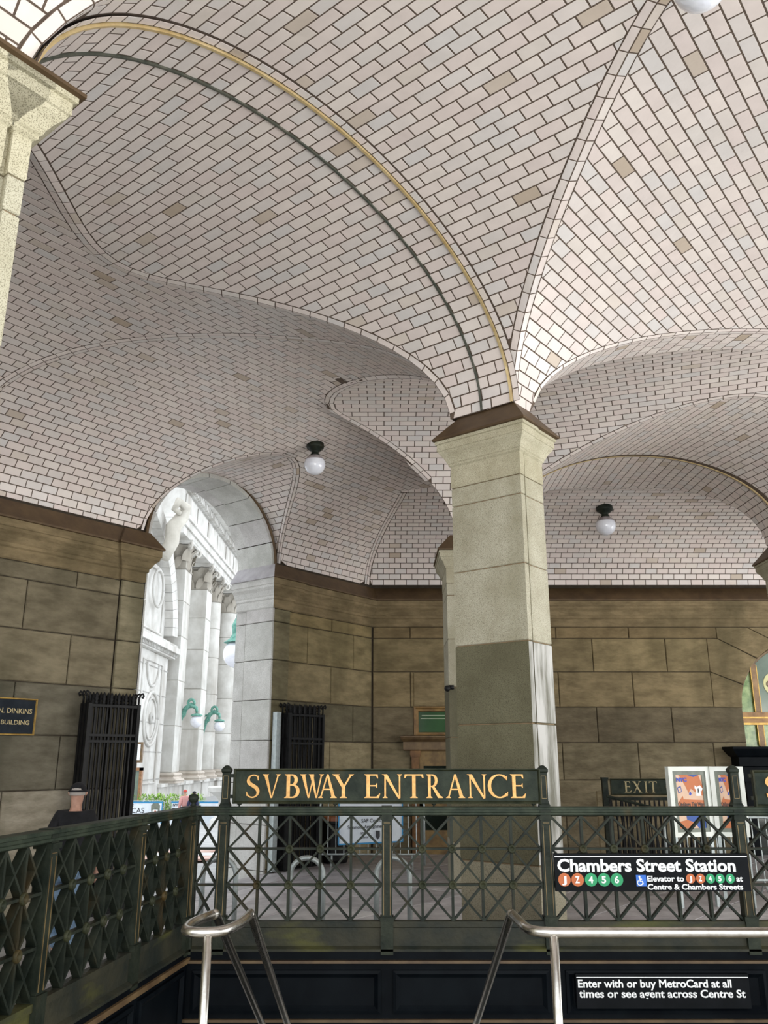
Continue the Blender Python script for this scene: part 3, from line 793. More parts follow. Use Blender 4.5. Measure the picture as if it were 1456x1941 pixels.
courses(wb, ob_, EX, NB, -.222, ARX-ARR-.004, jb, M['limestone'], cols=col_back, holes=[(DX0, DX1, -2.4, .97), (6.45, 7.1, .96, 2.30), (6.66, 7.1, 2.30, 2.54)], arcs=None)
# voussoir stones radiating round the arched window
def arc_stone(th0, th1, outer):
    P = []
    for k in range(7):
        t = th0+(th1-th0)*k/6; P.append((ARX-ARR*math.cos(t), ARZ+ARR*math.sin(t)))
    P2 = [outer(th1), outer(th0)] if not isinstance(outer, list) else outer
    poly = P+P2
    ar = sum(poly[i][0]*poly[(i+1) % len(poly)][1]-poly[(i+1) % len(poly)][0]*poly[i][1] for i in range(len(poly)))
    if ar < 0: poly = poly[::-1]
    kk = random.uniform(.95, 1.08); stone(poly, ob_+np.array((0,0,H0)), EX, np.array((0,0,1.)), NB, .03, M['limestone'], wb, name='stone', bev=.008).color = (1.3*kk, 1.15*kk, .85*kk, 1)
g = .006
arc_stone(.0, .33, [(6.45+g, ZC[1]-g), (6.45+g, ZC[2]+g)])
arc_stone(.345, .80, [(6.66, ZC[0]-g), (6.45+g, ZC[0]-g), (6.45+g, ZC[1]+g)])
arc_stone(.815, 1.23, [(7.28, 2.52), (6.66+g, 2.52), (6.66+g, ZC[0]+g)])
arc_stone(1.245, 1.88, [(9.3, 2.52), (7.30, 2.52)])
for r in (): stone(rect(6.90+g, ARX-ARR-.004, ZC[r]+g, ZC[r-1]-g), ob_+np.array((0,0,H0)), EX, np.array((0,0,1.)), NB, .03, M['limestone'], wb, (.62, .8) if r == 3 else (.9, 1.1))
# cornice and flashing, running along both walls and round the corner
pc0 = wp(-13.5); 
inner = [wp(-13.5), wp(-5.80), wp(-5.80, .05), wp(AW0-.03, .05), CR+a2*(AW0-.03)+b2*.74]
inner2 = [CR+a2*(AW1-.035)+b2*.74, wp(AW1-.035, .05), wp(-2.25, .05), wp(-2.25)]
# corner = left wall face meets back wall face
fl = CR-b2*(WALLD+.03); tcor = (YB-.03-fl[1])/a2[1]; cor = fl+a2*tcor
inner2 += [cor, np.array((12.8, YB-.03))]
for path in (inner, inner2):
    jb_ = [3] if path is inner else [0]; rest = [k for k in range(len(path)-1) if k not in jb_]
    run_profile(CORN, path, M['limestone'], 'cornice', wl, only=rest).color = (1.25, 1.08, .8, 1)
    run_profile(CORN, path, M['granite_pale'], 'impost', wl, only=jb_).color = (1.1, 1.1, 1.1, 1)
    FL = [(.172, 3.03), (.20, 3.035), (.20, 3.06), (.03, 3.31), (-.12, 3.33)]
    run_profile(FL, path, M['flashing'], 'flashing', wl, only=rest); run_profile(FL, path, M['lead'], 'impost_cap', wl, only=jb_)
# cornice joints as thin recessed marks are real cuts: upright fillets
# unseen slab added over the vaults to keep sky light out
mb = MB(); rp = [(-9.6, 5.1), (-.45, 16.9), (13, 16.9), (13, -.5), (-9.6, -.5)]
mb.prism(rp, (0,0,4.98+H0), (1,0,0), (0,1,0), (0,0,.4)); struct(mb.build('ceiling', M['mortar']), 'unseen slab added above the tiled vaults to block sky light')

# ---------------------------------------------------------------- piers
def pier(P0, ea, eb, foot, zbase, label, grp=None, rim_extra=.0, name='pier', light=1., rim=1., lower_dark=True, top_off=-.07, blocks=True, zstones=None, cat='pier', facecols=None):
    """P0 plan origin; foot polygon in (A,B) local; granite drums with joints, moulded capital, brown metal cap"""
    t = empty(name, (P0[0], P0[1], zbase+H0)); tag(t, label, cat, grp)
    def loop(poly, z): return [np.array((P0[0]+ea[0]*x+eb[0]*y, P0[1]+ea[1]*x+eb[1]*y, z+H0)) for x, y in poly]
    ar = sum(foot[i][0]*foot[(i+1) % len(foot)][1]-foot[(i+1) % len(foot)][0]*foot[i][1] for i in range(len(foot)))
    if ar < 0: foot = foot[::-1]
    zs = zstones or [2.55, 2.36, 1.70, 1.00, .29, -.42, -1.12, zbase]
    core = MB(); core.rings([loop(offset_poly(foot, -.012), zbase), loop(offset_poly(foot, -.012), 2.79)]); core.build('core', M['granite_joint'], t)
    for i in range(len(zs)-1):
        m = MB(); z1, z0 = zs[i]-.004, zs[i+1]+.004
        m.rings([loop(offset_poly(foot, -.006), z0), loop(foot, z0+.006), loop(foot, z1-.006), loop(offset_poly(foot, -.006), z1)])
        o = m.build('stone', M['granite'], t)
        c = (1., 1., 1.)
        if lower_dark and zs[i] < 1.01: c = (.30, .295, .225) if zs[i] > -.8 else (.72, .70, .66)
        k = light*random.uniform(.93, 1.06); o.color = (c[0]*k, c[1]*k, c[2]*k, 1)
    m = MB(); prof = [(0, 2.552), (.004, 2.56), (.004, 2.77), (.02, 2.785), (.02, 2.80), (.03, 2.81), (.035, 2.83), (.055, 2.87), (.085, 2.91), (.092, 2.93), (.10, 2.935), (.10, 3.0), (.115, 3.005), (.115, 3.04)]
    m.rings([loop(offset_poly(foot, o*rim), z) for o, z in prof]); o = m.build('capital', M['granite'], t); o.color = (light*1.05, light*1.03, light*.98, 1)
    xs = [p[0] for p in foot]; ys = [p[1] for p in foot]; R = [(min(xs), min(ys)), (max(xs), min(ys)), (max(xs), max(ys)), (min(xs), max(ys))]
    m = MB(); m.rings([loop(offset_poly(R, .10*rim), 3.03), loop(offset_poly(R, .135*rim), 3.04), loop(offset_poly(R, .135*rim), 3.06), loop(offset_poly(R, top_off), 3.315), loop(offset_poly(R, top_off-.1), 3.33)])
    m.build('metal_cap', M['flashing'], t)
    return t
foot1 = [(-.07,.78), (-.07,-.10), (.02,-.10), (.02,-.05), (.06,-.05), (.06,-.085), (.42,-.085), (.42,.78)]
foot1 = [(-.05,-.08), (.02,-.08), (.02,-.035), (.055,-.035), (.055,-.07), (.40,-.07), (.40,.69), (-.05,.69)]
p1 = pier(C1, a2, b2, foot1, -1.72, 'tall granite pier in the centre with a moulded capital, darker lower half', lower_dark=True, zstones=[2.55, 2.36, 1.70, 1.00, .29, -.42, -.85, -1.72])
M['granite_washed'] = noise_mat('granite_with_white_run_marks', (.15,.145,.11), (.50,.49,.46), 2.6, .8, bump=.25, bscale=90, stretch=(3,3,.5), contrast=(.38,.6))
for o in p1.children:
    if o.name.startswith('stone') and o.color[0] < .7:
        o.data.materials.append(M['granite_washed'])
        for p_ in o.data.polygons:
            if Vector((-b2[0], -b2[1], 0)).dot(p_.normal) > .9: p_.material_index = 1
# C0: nearest pier at the left edge
foot0 = [(-5.08,-.34), (-5.08,.78), (-5.8,.78), (-5.8,-.34), (-5.20,-.34), (-5.20,-.30), (-5.16,-.30), (-5.16,-.34)]
p0 = pier(C1, a2, b2, foot0, -1.72, 'granite pier nearest the camera at the upper left edge', lower_dark=False, light=1.1, top_off=-.10, rim=1.2)
foot2 = [(.95,12.42), (1.85,12.42), (1.85,13.34), (.95,13.34)]
p2 = pier(np.array((0., 0.)), np.array((1., 0)), np.array((0, 1.)), foot2, -1.72, 'granite pier half hidden just behind the left side of the central pier', light=.9)
foot3 = [(6.22,12.45), (7.1,12.45), (7.1,13.34), (6.22,13.34)]
p3 = pier(np.array((0., 0.)), np.array((1., 0)), np.array((0, 1.)), foot3, -1.72, 'granite pier cut off by the right edge of the picture behind the railing', light=.9)

# ---------------------------------------------------------------- floors
def floor_z(x, y): return .10*min(0., x+1.3) if x < -1.3 else 0.
mb = MB(); RX = -1.36-.13*(6.2-2.5)
def quad_floor(P):
    mb.add([(x, y, -.06+floor_z(x, y)) for x, y in P], [(0,1,2,3)])
quad_floor([(-1.3, 6.24), (13, 6.24), (13, 17), (-1.3, 17)])
quad_floor([(-12, -8), (-1.9, -8), (-1.9, 3.3), (-12, 3.3)]); quad_floor([(-12, 3.3), (-1.75, 3.3), (-1.40, 6.24), (-12, 6.24)])
quad_floor([(-12, 6.24), (-1.3, 6.24), (-1.3, 14.95), (-12, 3.3)]);
mb.add([(-1.3, 14.9, -.07), (-1.3, 17, -.07), (.2, 17, -.07)], [(0,1,2)])
fl_ = mb.build('floor', M['flag_joint'], fix=False); struct(fl_, 'bluestone paving of the hall')
# flagstones behind the railing, laid parallel to the left wall
def flag(P, zf, parent, mat, th=.05, name='flagstone', tl=(.8, 1.2)):
    V = []
    Q = offset_poly(P, -.006)
    for (poly, dz) in ((P, -th), (P, -.006), (Q, 0)): V += [(x, y, zf(x, y)+dz) for x, y in poly]
    n = len(P); F = []
    for k in range(2):
        for i in range(n): F.append((k*n+i, k*n+(i+1) % n, (k+1)*n+(i+1) % n, (k+1)*n+i))
    F.append(tuple(2*n+i for i in range(n)))
    c = np.mean(np.array(V), 0); o = link_mesh(name, [np.array(v)-c for v in V], F, mat); o.parent = parent; o.location = tuple(c); tint(o, *tl); return o
rows_ = 0
for r in range(-9, 14):
    b0 = -1.0*r; b1 = b0-.985; s = -14+random.uniform(0, 1)
    while s < 9:
        L_ = random.choice((1.1, 1.35, 1.6, 1.85)); P = [CR+a2*u-b2*(v+WALLD) for u, v in ((s, -b1), (s+L_-.02, -b1), (s+L_-.02, -b0), (s, -b0))]
        s += L_
        P = [tuple(p) for p in P]
        if sum(P[i][0]*P[(i+1) % 4][1]-P[(i+1) % 4][0]*P[i][1] for i in range(4)) < 0: P = P[::-1]
        if min(-b1, -b0) < -.9: continue
        for nn, cc in (((0, 1), YB-.02), ((0, -1), -6.27), ((1, 0), 9.5), ((-1, 0), 6.5)):
            P = clip_poly(P, np.array(nn, float), cc) if P else P
        if not P or len(P) < 3: continue
        Q = [P[i] for i in range(len(P)) if math.hypot(P[i][0]-P[i-1][0], P[i][1]-P[i-1][1]) > .03]
        ar = sum(Q[i][0]*Q[(i+1) % len(Q)][1]-Q[(i+1) % len(Q)][0]*Q[i][1] for i in range(len(Q)))/2 if len(Q) > 2 else 0
        if ar < .05: continue
        if ((np.array(Q).mean(0)-CR)@b2) > -.1: continue
        flag(Q, floor_z, fl_, M['flag'])
# near landing and stairs going down (under the handrails)
mb = MB(); mb.bbox(-1.9, 4.5, -8, 3.45, -.12, 0); ld = mb.build('floor', M['paving']); struct(ld, 'landing at the head of the stairs')
for k in range(10):
    m = MB(); m.bbox(-1.55, 4.4, 3.45+.28*k, 3.75+.28*k, -.165*(k+1)-.16, -.165*(k+1)); o = m.build('stair_tread', M['granite'], ld); bevel_obj(o, .01)

# ================================================================ RAILINGS AND SIGNS
CP, SP = math.cos(math.radians(16.46)), math.sin(math.radians(16.46))
def at(px, py, Y):               # world point seen at (px,py) of the 1456x1941 frame on the plane y = Y
    u = (px-728)/1580.; v = -(py-970.5)/1580.; r = np.array((u, CP-v*SP, SP+v*CP)); r = r*(Y/r[1]); return r+UP
def atx(px, py, o, n):           # same on a general plane
    u = (px-728)/1580.; v = -(py-970.5)/1580.; r = np.array((u, CP-v*SP, SP+v*CP)); o = np.array(o, float)-UP; n = np.array(n, float)
    return r*((o@n)/(r@n))+UP
def text_obj(s, p, ex, ez, w, h, mat, parent, name='lettering', depth=.004, bold=.012, en=None):
    """text whose box is w wide and h high (h of its first capital), lower-left at p"""
    cu = bpy.data.curves.new('t', 'FONT'); cu.body = s; cu.size = 1; cu.offset = bold; cu.extrude = .0; cu.resolution_u = 3
    ob = bpy.data.objects.new('t', cu); COL.objects.link(ob); dg = bpy.context.evaluated_depsgraph_get(); dg.update()
    me = bpy.data.meshes.new_from_object(ob.evaluated_get(dg)); bpy.data.objects.remove(ob); bpy.data.curves.remove(cu)
    v = np.array([x.co[:] for x in me.vertices]); F = [tuple(p_.vertices) for p_ in me.polygons]; bpy.data.meshes.remove(me)
    x0, x1 = v[:, 0].min(), v[:, 0].max(); capH = .70
    ex = np.array(ex, float); ez = np.array(ez, float); en = np.cross(ex, ez) if en is None else np.array(en)
    X = (v[:, 0]-x0)/(x1-x0)*w; Z = v[:, 1]/capH*h; n = len(v)
    A = [np.array(p)+ex*x+ez*z for x, z in zip(X, Z)]; B = [q+en*depth for q in A]
    # front faces plus side walls on boundary edges
    ed = {}
    for f in F:
        for i in range(len(f)):
            e = (f[i], f[(i+1) % len(f)]); ed[e] = ed.get(e, 0)+1
    FF = [tuple(i+n for i in f) for f in F]
    for (i, j) in ed:
        if (j, i) not in ed: FF.append((i, j, j+n, i+n))
    c = np.array(p, float)
    o = link_mesh(name, [q-c for q in A+B], FF, mat); o.location = tuple(c)
    if parent is not None:
        o.parent = parent
        o.matrix_parent_inverse = Matrix.Translation(-parent.location)
    return o
# ---- roman capitals with serifs, cap height 1
TK, TN = .135, .055
def g_line(p, q, w0, w1=None, hor=True):
    """stem cut horizontally at both ends"""
    w1 = w0 if w1 is None else w1
    return [(p[0]-w0/2, p[1]), (p[0]+w0/2, p[1]), (q[0]+w1/2, q[1]), (q[0]-w1/2, q[1])]
def g_serif(x, y, w, up=True, l=.075, r=.075):
    s = 1 if up else -1
    return [(x-w/2-l, y), (x+w/2+r, y), (x+w/2+r, y+s*.02), (x+w/2, y+s*.075), (x-w/2, y+s*.075), (x-w/2-l, y+s*.02)]
def g_rib(pts, ws):
    out = []; P = [np.array(p, float) for p in pts]; n = len(P); Lf = []; Rt = []
    for i in range(n):
        t = P[min(i+1, n-1)]-P[max(i-1, 0)]; t /= np.linalg.norm(t); m = np.array((-t[1], t[0])); Lf.append(P[i]+m*ws[i]/2); Rt.append(P[i]-m*ws[i]/2)
    for i in range(n-1): out.append([tuple(Lf[i]), tuple(Lf[i+1]), tuple(Rt[i+1]), tuple(Rt[i])])
    return out
def arc(cx, cy, rx, ry, a0, a1, n=12): return [(cx+rx*math.cos(math.radians(a0+(a1-a0)*i/n)), cy+ry*math.sin(math.radians(a0+(a1-a0)*i/n))) for i in range(n+1)]
def thick(pts, lo=TN, hi=TK):    # thicker where the stroke runs vertically
    P = [np.array(p, float) for p in pts]; ws = []
    for i in range(len(P)):
        t = P[min(i+1, len(P)-1)]-P[max(i-1, 0)]; t /= np.linalg.norm(t); ws.append(lo+(hi-lo)*abs(t[1])**1.4)
    return ws
def glyph(ch):
    G = []
    def rib(p, lo=TN, hi=TK): G.extend(g_rib(p, thick(p, lo, hi)))
    if ch == 'I': G += [g_line((.1, 0), (.1, 1), TK), g_serif(.1, 0, TK), g_serif(.1, 1, TK, False)]; w = .2
    elif ch == 'T': G += [g_line((.36, 0), (.36, .98), TK), g_serif(.36, 0, TK), [(0, .94), (.72, .94), (.72, 1), (0, 1)], [(0, 1), (-.02, .84), (.03, .84), (.09, .945)], [(.72, 1), (.63, .945), (.69, .84), (.74, .84)]]; w = .74
    elif ch == 'E': G += [g_line((.14, 0), (.14, 1), TK), g_serif(.14, 0, TK), g_serif(.14, 1, TK, False), [(.14, .94), (.5, .94), (.5, 1), (.14, 1)], [(.5, 1), (.42, .945), (.49, .82), (.52, .82)],
                    [(.14, .49), (.46, .49), (.46, .545), (.14, .545)], [(.42, .52), (.46, .42), (.48, .42), (.48, .62), (.46, .62)], [(.14, 0), (.55, 0), (.55, .06), (.14, .06)], [(.45, .055), (.55, 0), (.60, .19), (.57, .19)]]; w = .58
    elif ch == 'N': G += [g_line((.1, 0), (.1, .98), TN+.015), g_serif(.1, 0, TN), g_line((.72, 0), (.72, 1), TN+.015), g_serif(.72, 1, TN, False), g_line((.70, -.02), (.10, 1), .09, .17), [(-.04, 1), (.14, 1), (.12, .95), (-.04, .975)]]; w = .8
    elif ch == 'A': G += [g_line((.10, 0), (.40, 1), TN+.01), g_line((.68, 0), (.40, 1.0), TK+.03, TN+.03), g_serif(.10, 0, TN), g_serif(.68, 0, TK), [(.20, .33), (.58, .33), (.565, .39), (.215, .39)]]; w = .8
    elif ch == 'V': G += [g_line((.36, 0), (.08, 1), .06, TK+.03), g_line((.38, 0), (.66, 1), .05, TN+.01), g_serif(.08, 1, TK, False), g_serif(.66, 1, TN, False)]; w = .74
    elif ch == 'W': G += [g_line((.34, 0), (.08, 1), .06, TK+.03), g_line((.35, 0), (.56, .95), .05, TN), g_line((.70, 0), (.46, 1), .06, TK+.03), g_line((.71, 0), (.93, 1), .05, TN+.01), g_serif(.08, 1, TK, False), g_serif(.46, 1, TK, False, .05, .05), g_serif(.93, 1, TN, False)]; w = 1.02
    elif ch == 'Y': G += [g_line((.36, 0), (.36, .48), TK), g_serif(.36, 0, TK), g_line((.36, .44), (.06, 1), TK, TK+.02), g_line((.37, .46), (.66, 1), TN+.02, TN+.02), g_serif(.06, 1, TK, False), g_serif(.66, 1, TN, False)]; w = .74
    elif ch == 'X': G += [g_line((.62, 0), (.08, 1), TK+.03), g_line((.06, 0), (.60, 1), TN+.01), g_serif(.08, 1, TK, False), g_serif(.6, 1, TN, False), g_serif(.62, 0, TK), g_serif(.06, 0, TN)]; w = .7
    elif ch == 'O': rib(arc(.42, .5, .37, .475, 0, 360, 32)); w = .84
    elif ch == 'C': rib(arc(.44, .5, .39, .475, 42, 318, 26)); G += [[(.70, .86), (.76, .95), (.75, .74), (.72, .74)], [(.70, .14), (.74, .26), (.77, .26), (.75, .07)]]; w = .78
    elif ch == 'B':
        G += [g_line((.14, 0), (.14, 1), TK), g_serif(.14, 0, TK, True, .075, 0), g_serif(.14, 1, TK, False, .075, 0)]
        rib([(.14, .97), (.27, .97)]+arc(.27, .76, .17, .21, 88, -88, 12)+[(.14, .55)]); rib([(.14, .55), (.29, .55)]+arc(.30, .29, .22, .26, 88, -88, 12)+[(.14, .03)]); w = .56
    elif ch == 'R':
        G += [g_line((.14, 0), (.14, 1), TK), g_serif(.14, 0, TK), g_serif(.14, 1, TK, False, .075, 0)]
        rib([(.14, .97), (.27, .97)]+arc(.27, .73, .20, .24, 88, -88, 12)+[(.14, .49)]); G += [g_line((.64, 0), (.30, .50), TK+.05, TK), g_serif(.66, 0, TK, True, .02, .05)]; w = .68
    elif ch == 'S':
        p = arc(.27, .75, .19, .215, 38, 200, 12)+[(.14, .60), (.27, .51), (.38, .42)]+arc(.24, .25, .20, .22, 25, -150, 12)
        P = [np.array(q) for q in p]; ws = []
        for i in range(len(P)):
            f = i/(len(P)-1); ws.append(TN+(TK+.01-TN)*math.exp(-((f-.5)/.16)**2))
        G.extend(g_rib(p, ws)); G += [[(.40, .89), (.45, .96), (.45, .74), (.42, .74)], [(.04, .08), (.02, .26), (.05, .26), (.09, .14)]]; w = .48
    else: w = .4
    return G, w
def roman(s, xs, p, ex, ez, h, mat, parent, depth=.006, name='letter'):
    """letters at given x spans [(x0,x1)] measured along ex from p"""
    ex = np.array(ex, float); ez = np.array(ez, float); en = np.cross(ex, ez)
    for ch, (x0, x1) in zip(s, xs):
        G, w = glyph(ch); V = []; F = []
        gx = [q[0] for g in G for q in g]; g0, g1 = min(gx), max(gx)
        mb = MB()
        for gi, g in enumerate(G):
            q = [((x-g0)/(g1-g0)*(x1-x0)+x0, z*h) for x, z in g]
            ar = sum(q[i][0]*q[(i+1) % len(q)][1]-q[(i+1) % len(q)][0]*q[i][1] for i in range(len(q)))
            if ar < 0: q = q[::-1]
            mb.prism(q, np.array(p)*1.0, ex, ez, en*(depth+.0002*gi))
        c = np.array(p)+ex*x0
        mb.V = [tuple(np.array(v)-c) for v in mb.V]
        o = mb.build(name, mat, None); o.location = tuple(c); o.parent = parent; o.matrix_parent_inverse = Matrix.Translation(-parent.location)

FY = 6.2
M['bead'] = noise_mat('worn_brass_bead', (.10,.065,.025), (.22,.16,.07), 6, .5, .3)
ZT, ZR, ZB = -.325, -.385, -1.055
ROWS = [ZR, -.60, -.83, ZB]
def loc_(o, parent):
    o.parent = parent; o.matrix_parent_inverse = Matrix.Translation(-parent.location); return o
def railing(name, P0, P1, posts, cells, label, post_top=None, tall=(), plinth_z=-1.235, skip=()):
    """P0->P1 plan line at floor; posts = distances along it; cells per bay"""
    P0 = np.array(P0, float); P1 = np.array(P1, float); e = (P1-P0)/np.linalg.norm(P1-P0); nn = np.array((e[1], -e[0]))   # nn faces the stairwell side
    t = empty(name, (P0[0], P0[1], 0.3)); tag(t, label, 'railing', None)
    ex = vec(e); en = vec(nn)
    def pt(s, z, o=0): q = P0+e*s+nn*o; return np.array((q[0], q[1], z+H0))
    s0, s1 = posts[0], posts[-1]
    def along(prof, sa, sb, nm, mat, col=None):
        mb = MB(); A = [pt(sa, z, o) for o, z in prof]; B = [pt(sb, z, o) for o, z in prof]; mb.rings([A, B]); o = mb.build(nm, mat, None); loc_(o, t)
        if col: o.color = col
        return o
    along([(-.045, ZT-.005), (-.04, ZT), (.04, ZT), (.045, ZT-.005), (.045, ZT-.018), (.033, ZT-.022), (.033, ZT-.036), (.04, ZT-.04), (.04, ZT-.052), (.025, ZR), (-.025, ZR), (-.04, ZT-.052), (-.033, ZT-.036), (-.033, ZT-.022), (-.045, ZT-.018)], s0-.03, s1+.03, 'top_rail', M['bronze'], (1.5, 1.6, 1.5, 1))
    along([(-.04, ZB), (.032, ZB), (.032, ZB-.035), (.022, ZB-.04), (.022, ZB-.15), (.05, ZB-.165), (.05, plinth_z), (-.04, plinth_z)], s0-.04, s1+.04, 'plinth', M['bronze_plinth'])
    for i, s in enumerate(posts):
        mb = MB(); w_ = .036
        zt = ZT-.0
        mb.box(pt(s, (zt+ZB)/2, .0), (w_*2, .075, zt-ZB+.01), (ex, en, (0,0,1)))
        for (za, zb_, ww) in ((ZB+.03, ZB-.0, .046), (ZB-.20, ZB, .042), (ZR+.0, ZR-.025, .044)):
            mb.box(pt(s, (za+zb_)/2, 0), (ww*2, .1, abs(za-zb_)), (ex, en, (0,0,1)))
        o = loc_(mb.build('post', M['bronze'], None), t); o.color = (1.1, 1.1, 1.05, 1)
        mb = MB()
        for sx in (-.022, .022): mb.box(pt(s+sx, (ZR+ZB)/2-.01, .0385), (.004, .004, ZR-ZB-.1), (ex, en, (0,0,1)))
        mb.box(pt(s, ZR-.045, .0385), (.044, .004, .004), (ex, en, (0,0,1)))
        loc_(mb.build('gilt_bead', M['bead'], None), t)
        if i in tall:
            mb = MB(); prof = [(.037, ZT), (.037, ZT+.01), (.03, ZT+.025), (.027, ZT+.04), (.027, ZT+.225), (.034, ZT+.235), (.034, ZT+.25), (.03, ZT+.256), (.012, ZT+.275), (.0, ZT+.278)]
            mb.rings([[pt(s+a_*r, z, b_*r) for a_, b_ in ((-1,-1),(1,-1),(1,1),(-1,1))] for r, z in prof]); o = loc_(mb.build('finial_post', M['bronze'], None), t)
            mb = MB()
            for sx in (-.017, .017): mb.box(pt(s+sx, ZT+.13, .028), (.003, .003, .15), (ex, en, (0,0,1)))
            for zz in (.055, .205): mb.box(pt(s, ZT+zz, .028), (.034, .003, .003), (ex, en, (0,0,1)))
            loc_(mb.build('gilt_bead', M['bead'], None), t)
    # lattice bars: uprights, horizontals and crossing diagonals, each its own piece
    ring_me = None
    for i in range(len(posts)-1):
        sa, sb = posts[i]+.036, posts[i+1]-.036; nC = cells[i]; cw = (sb-sa)/nC
        dpt = .042
        for k in range(1, nC):
            mb = MB(); mb.box(pt(sa+k*cw, (ZR+ZB)/2), (.017, dpt, ZR-ZB), (ex, en, (0,0,1))); loc_(mb.build('upright', M['bronze'], None), t)
        for z in ROWS[1:3]:
            mb = MB(); mb.box(pt((sa+sb)/2, z), (sb-sa, dpt, .014), (ex, en, (0,0,1))); loc_(mb.build('cross_rail', M['bronze'], None), t)
        for k in range(nC):
            for r in range(3):
                za, zb_ = ROWS[r], ROWS[r+1]
                for (u0, u1) in ((0, 1), (1, 0)):
                    p, q = pt(sa+(k+u0)*cw, za), pt(sa+(k+u1)*cw, zb_)
                    mb = MB(); tt = q-p; L_ = np.linalg.norm(tt); tt /= L_; mb.box((p+q)/2+en*(.0006*(u0)), (.013, dpt-.002, L_), (np.cross(en, tt), en, tt)); loc_(mb.build('diagonal', M['bronze'], None), t)
        for k in range(1, nC):
            for z in ROWS[1:3]:
                c = pt(sa+k*cw, z, dpt/2); mb = MB(); mb.lathe([(.0, .006), (.010, .006), (.012, .010), (.016, .010), (.022, .016), (.028, .010), (.028, -.002)], c, 14, (ex, (0,0,1), en)); loc_(mb.build('rosette', M['bronze'], None, smooth=True), t).color = (1.7, 1.5, 1.1, 1)
    return t, pt
XP = [-1.33, -1.115, .02, 1.125, 2.475, 3.7]
fr, fpt = railing('railing', (-1.33, FY), (4.0, FY), [x+1.33 for x in XP], [1, 5, 5, 6, 5], 'green bronze lattice railing across the front of the stairwell', tall=(1, 3, 4))
LY = [3.66, 4.25, 5.3, 6.13]
def lx(y): return -1.345-.13*(6.2-y)
_p0 = np.array((lx(3.66), 3.66)); _p1 = np.array((lx(6.13), 6.13)); _L = np.linalg.norm(_p1-_p0)
lr, lpt = railing('railing', _p0, _p1, [(y-3.66)/(6.13-3.66)*_L for y in LY], [3, 5, 4], 'green bronze lattice railing running towards the camera along the left of the stairwell')
mb = MB(); mb.lathe([(.02, -.0), (.02, .012), (.012, .02), (.03, .035), (.038, .055), (.03, .078), (.0, .088)], np.array((-1.34, FY, ZT+H0)), 14); loc_(mb.build('knob', M['bronze'], None, smooth=True), fr)

# ---- stairwell lining below the railings: black panelled walls
mb = MB(); mb.bbox(-1.5, 4.4, 6.16, 6.24, -1.6, -1.235+H0)
sw = mb.build('wall_stairwell', M['panel']); struct(sw, 'black painted panelled wall of the stairwell under the railing')
def panel_frame(x0, x1, z0, z1, y=6.16):
    mb = MB()
    for r, (d, dy) in enumerate(((0, .0), (.012, .018), (.03, .022), (.04, .008))):
        pass
    prof = [(0, 0), (0, -.02), (.02, -.026), (.035, -.012), (.045, -.004)]
    rg = []
    for d, dy in prof: rg.append([(x0+d, y+dy, z0+d+H0), (x1-d, y+dy, z0+d+H0), (x1-d, y+dy, z1-d+H0), (x0+d, y+dy, z1-d+H0)])
    mb.rings(rg, False, False); o = mb.build('panel_moulding', M['panel'], sw); return o
for x0, x1 in ((-1.27, -.02), (.06, 1.09), (1.2, 2.52), (2.62, 3.9)): panel_frame(x0, x1, -1.60, -1.345)
mb = MB()
for z in (-1.29, -1.635): mb.bbox(-1.4, 4.3, 6.13, 6.17, z-.012+H0, z+.004+H0)
mb.build('ledge', M['wood'], sw).color = (.6, .6, .6, 1)
mb = MB(); mb.bbox(-1.4, 4.3, 5.98, 6.17, -1.70+H0, -1.672+H0); mb.build('stone_ledge', M['marble'], sw)
# left lining
_q0 = np.array((lx(3.6)-.0, 3.6)); _q1 = np.array((lx(6.2), 6.2)); e_ = (_q1-_q0)/np.linalg.norm(_q1-_q0); n_ = np.array((e_[1], -e_[0])); LQ = np.linalg.norm(_q1-_q0)
mb = MB(); mb.prism(rect(0, LQ, -3.2, -1.235), vec(_q0)+vec(n_)*.04+np.array((0,0,H0)), vec(e_), (0,0,1), -vec(n_)*.1)
sl = mb.build('wall_stairwell', M['panel']); struct(sl, 'black painted lining on the left side of the stairwell')
for s0_, s1_ in ((.08, .62), (.70, 1.70), (1.78, 2.5)):
    rg = [[vec(_q0)+vec(e_)*x+vec(n_)*(.04+dy)+np.array((0,0,z+H0)) for x, z in ((s0_+d, -2.0+d), (s1_-d, -2.0+d), (s1_-d, -1.33-d), (s0_+d, -1.33-d))] for d, dy in ((0, 0), (0, .02), (.02, .026), (.035, .012), (.045, .004))]
    mb = MB(); mb.rings(rg, False, False); mb.build('panel_moulding', M['panel'], sl)
mb = MB(); mb.prism(rect(0, LQ, -1.30, -1.27), vec(_q0)+vec(n_)*.04+np.array((0,0,H0)), vec(e_), (0,0,1), vec(n_)*.02); mb.build('ledge', M['wood'], sl)

# ---- SVBWAY ENTRANCE board
def board(x0, x1, z0, z1, y, label, name='sign_board', letters=None, hpx=None, grp=None, mat=None):
    t = empty(name, (x0, y, z0+H0)); tag(t, label, 'sign', grp)
    mb = MB(); mb.bbox(x0, x1, y-.012, y+.012, z0+H0, z1+H0); loc_(mb.build('panel', M['bronze'], None), t).color = (1.15, 1.25, 1.15, 1)
    mb = MB(); rg = []
    for d, dy in ((0, .014), (0, -.024), (.008, -.026), (.014, -.02), (.018, -.012)): rg.append([(x0-.008+d, y+dy, z0-.008+d+H0), (x1+.008-d, y+dy, z0-.008+d+H0), (x1+.008-d, y+dy, z1+.008-d+H0), (x0-.008+d, y+dy, z1+.008-d+H0)])
    mb.rings(rg, False, False); loc_(mb.build('frame', M['bronze'], None), t).color = (1.5, 1.35, 1.0, 1)
    return t
BY = 6.185
X_ = lambda px, py: at(px, py, BY)[0]
Z_ = lambda px, py: at(px, py, BY)[2]-H0
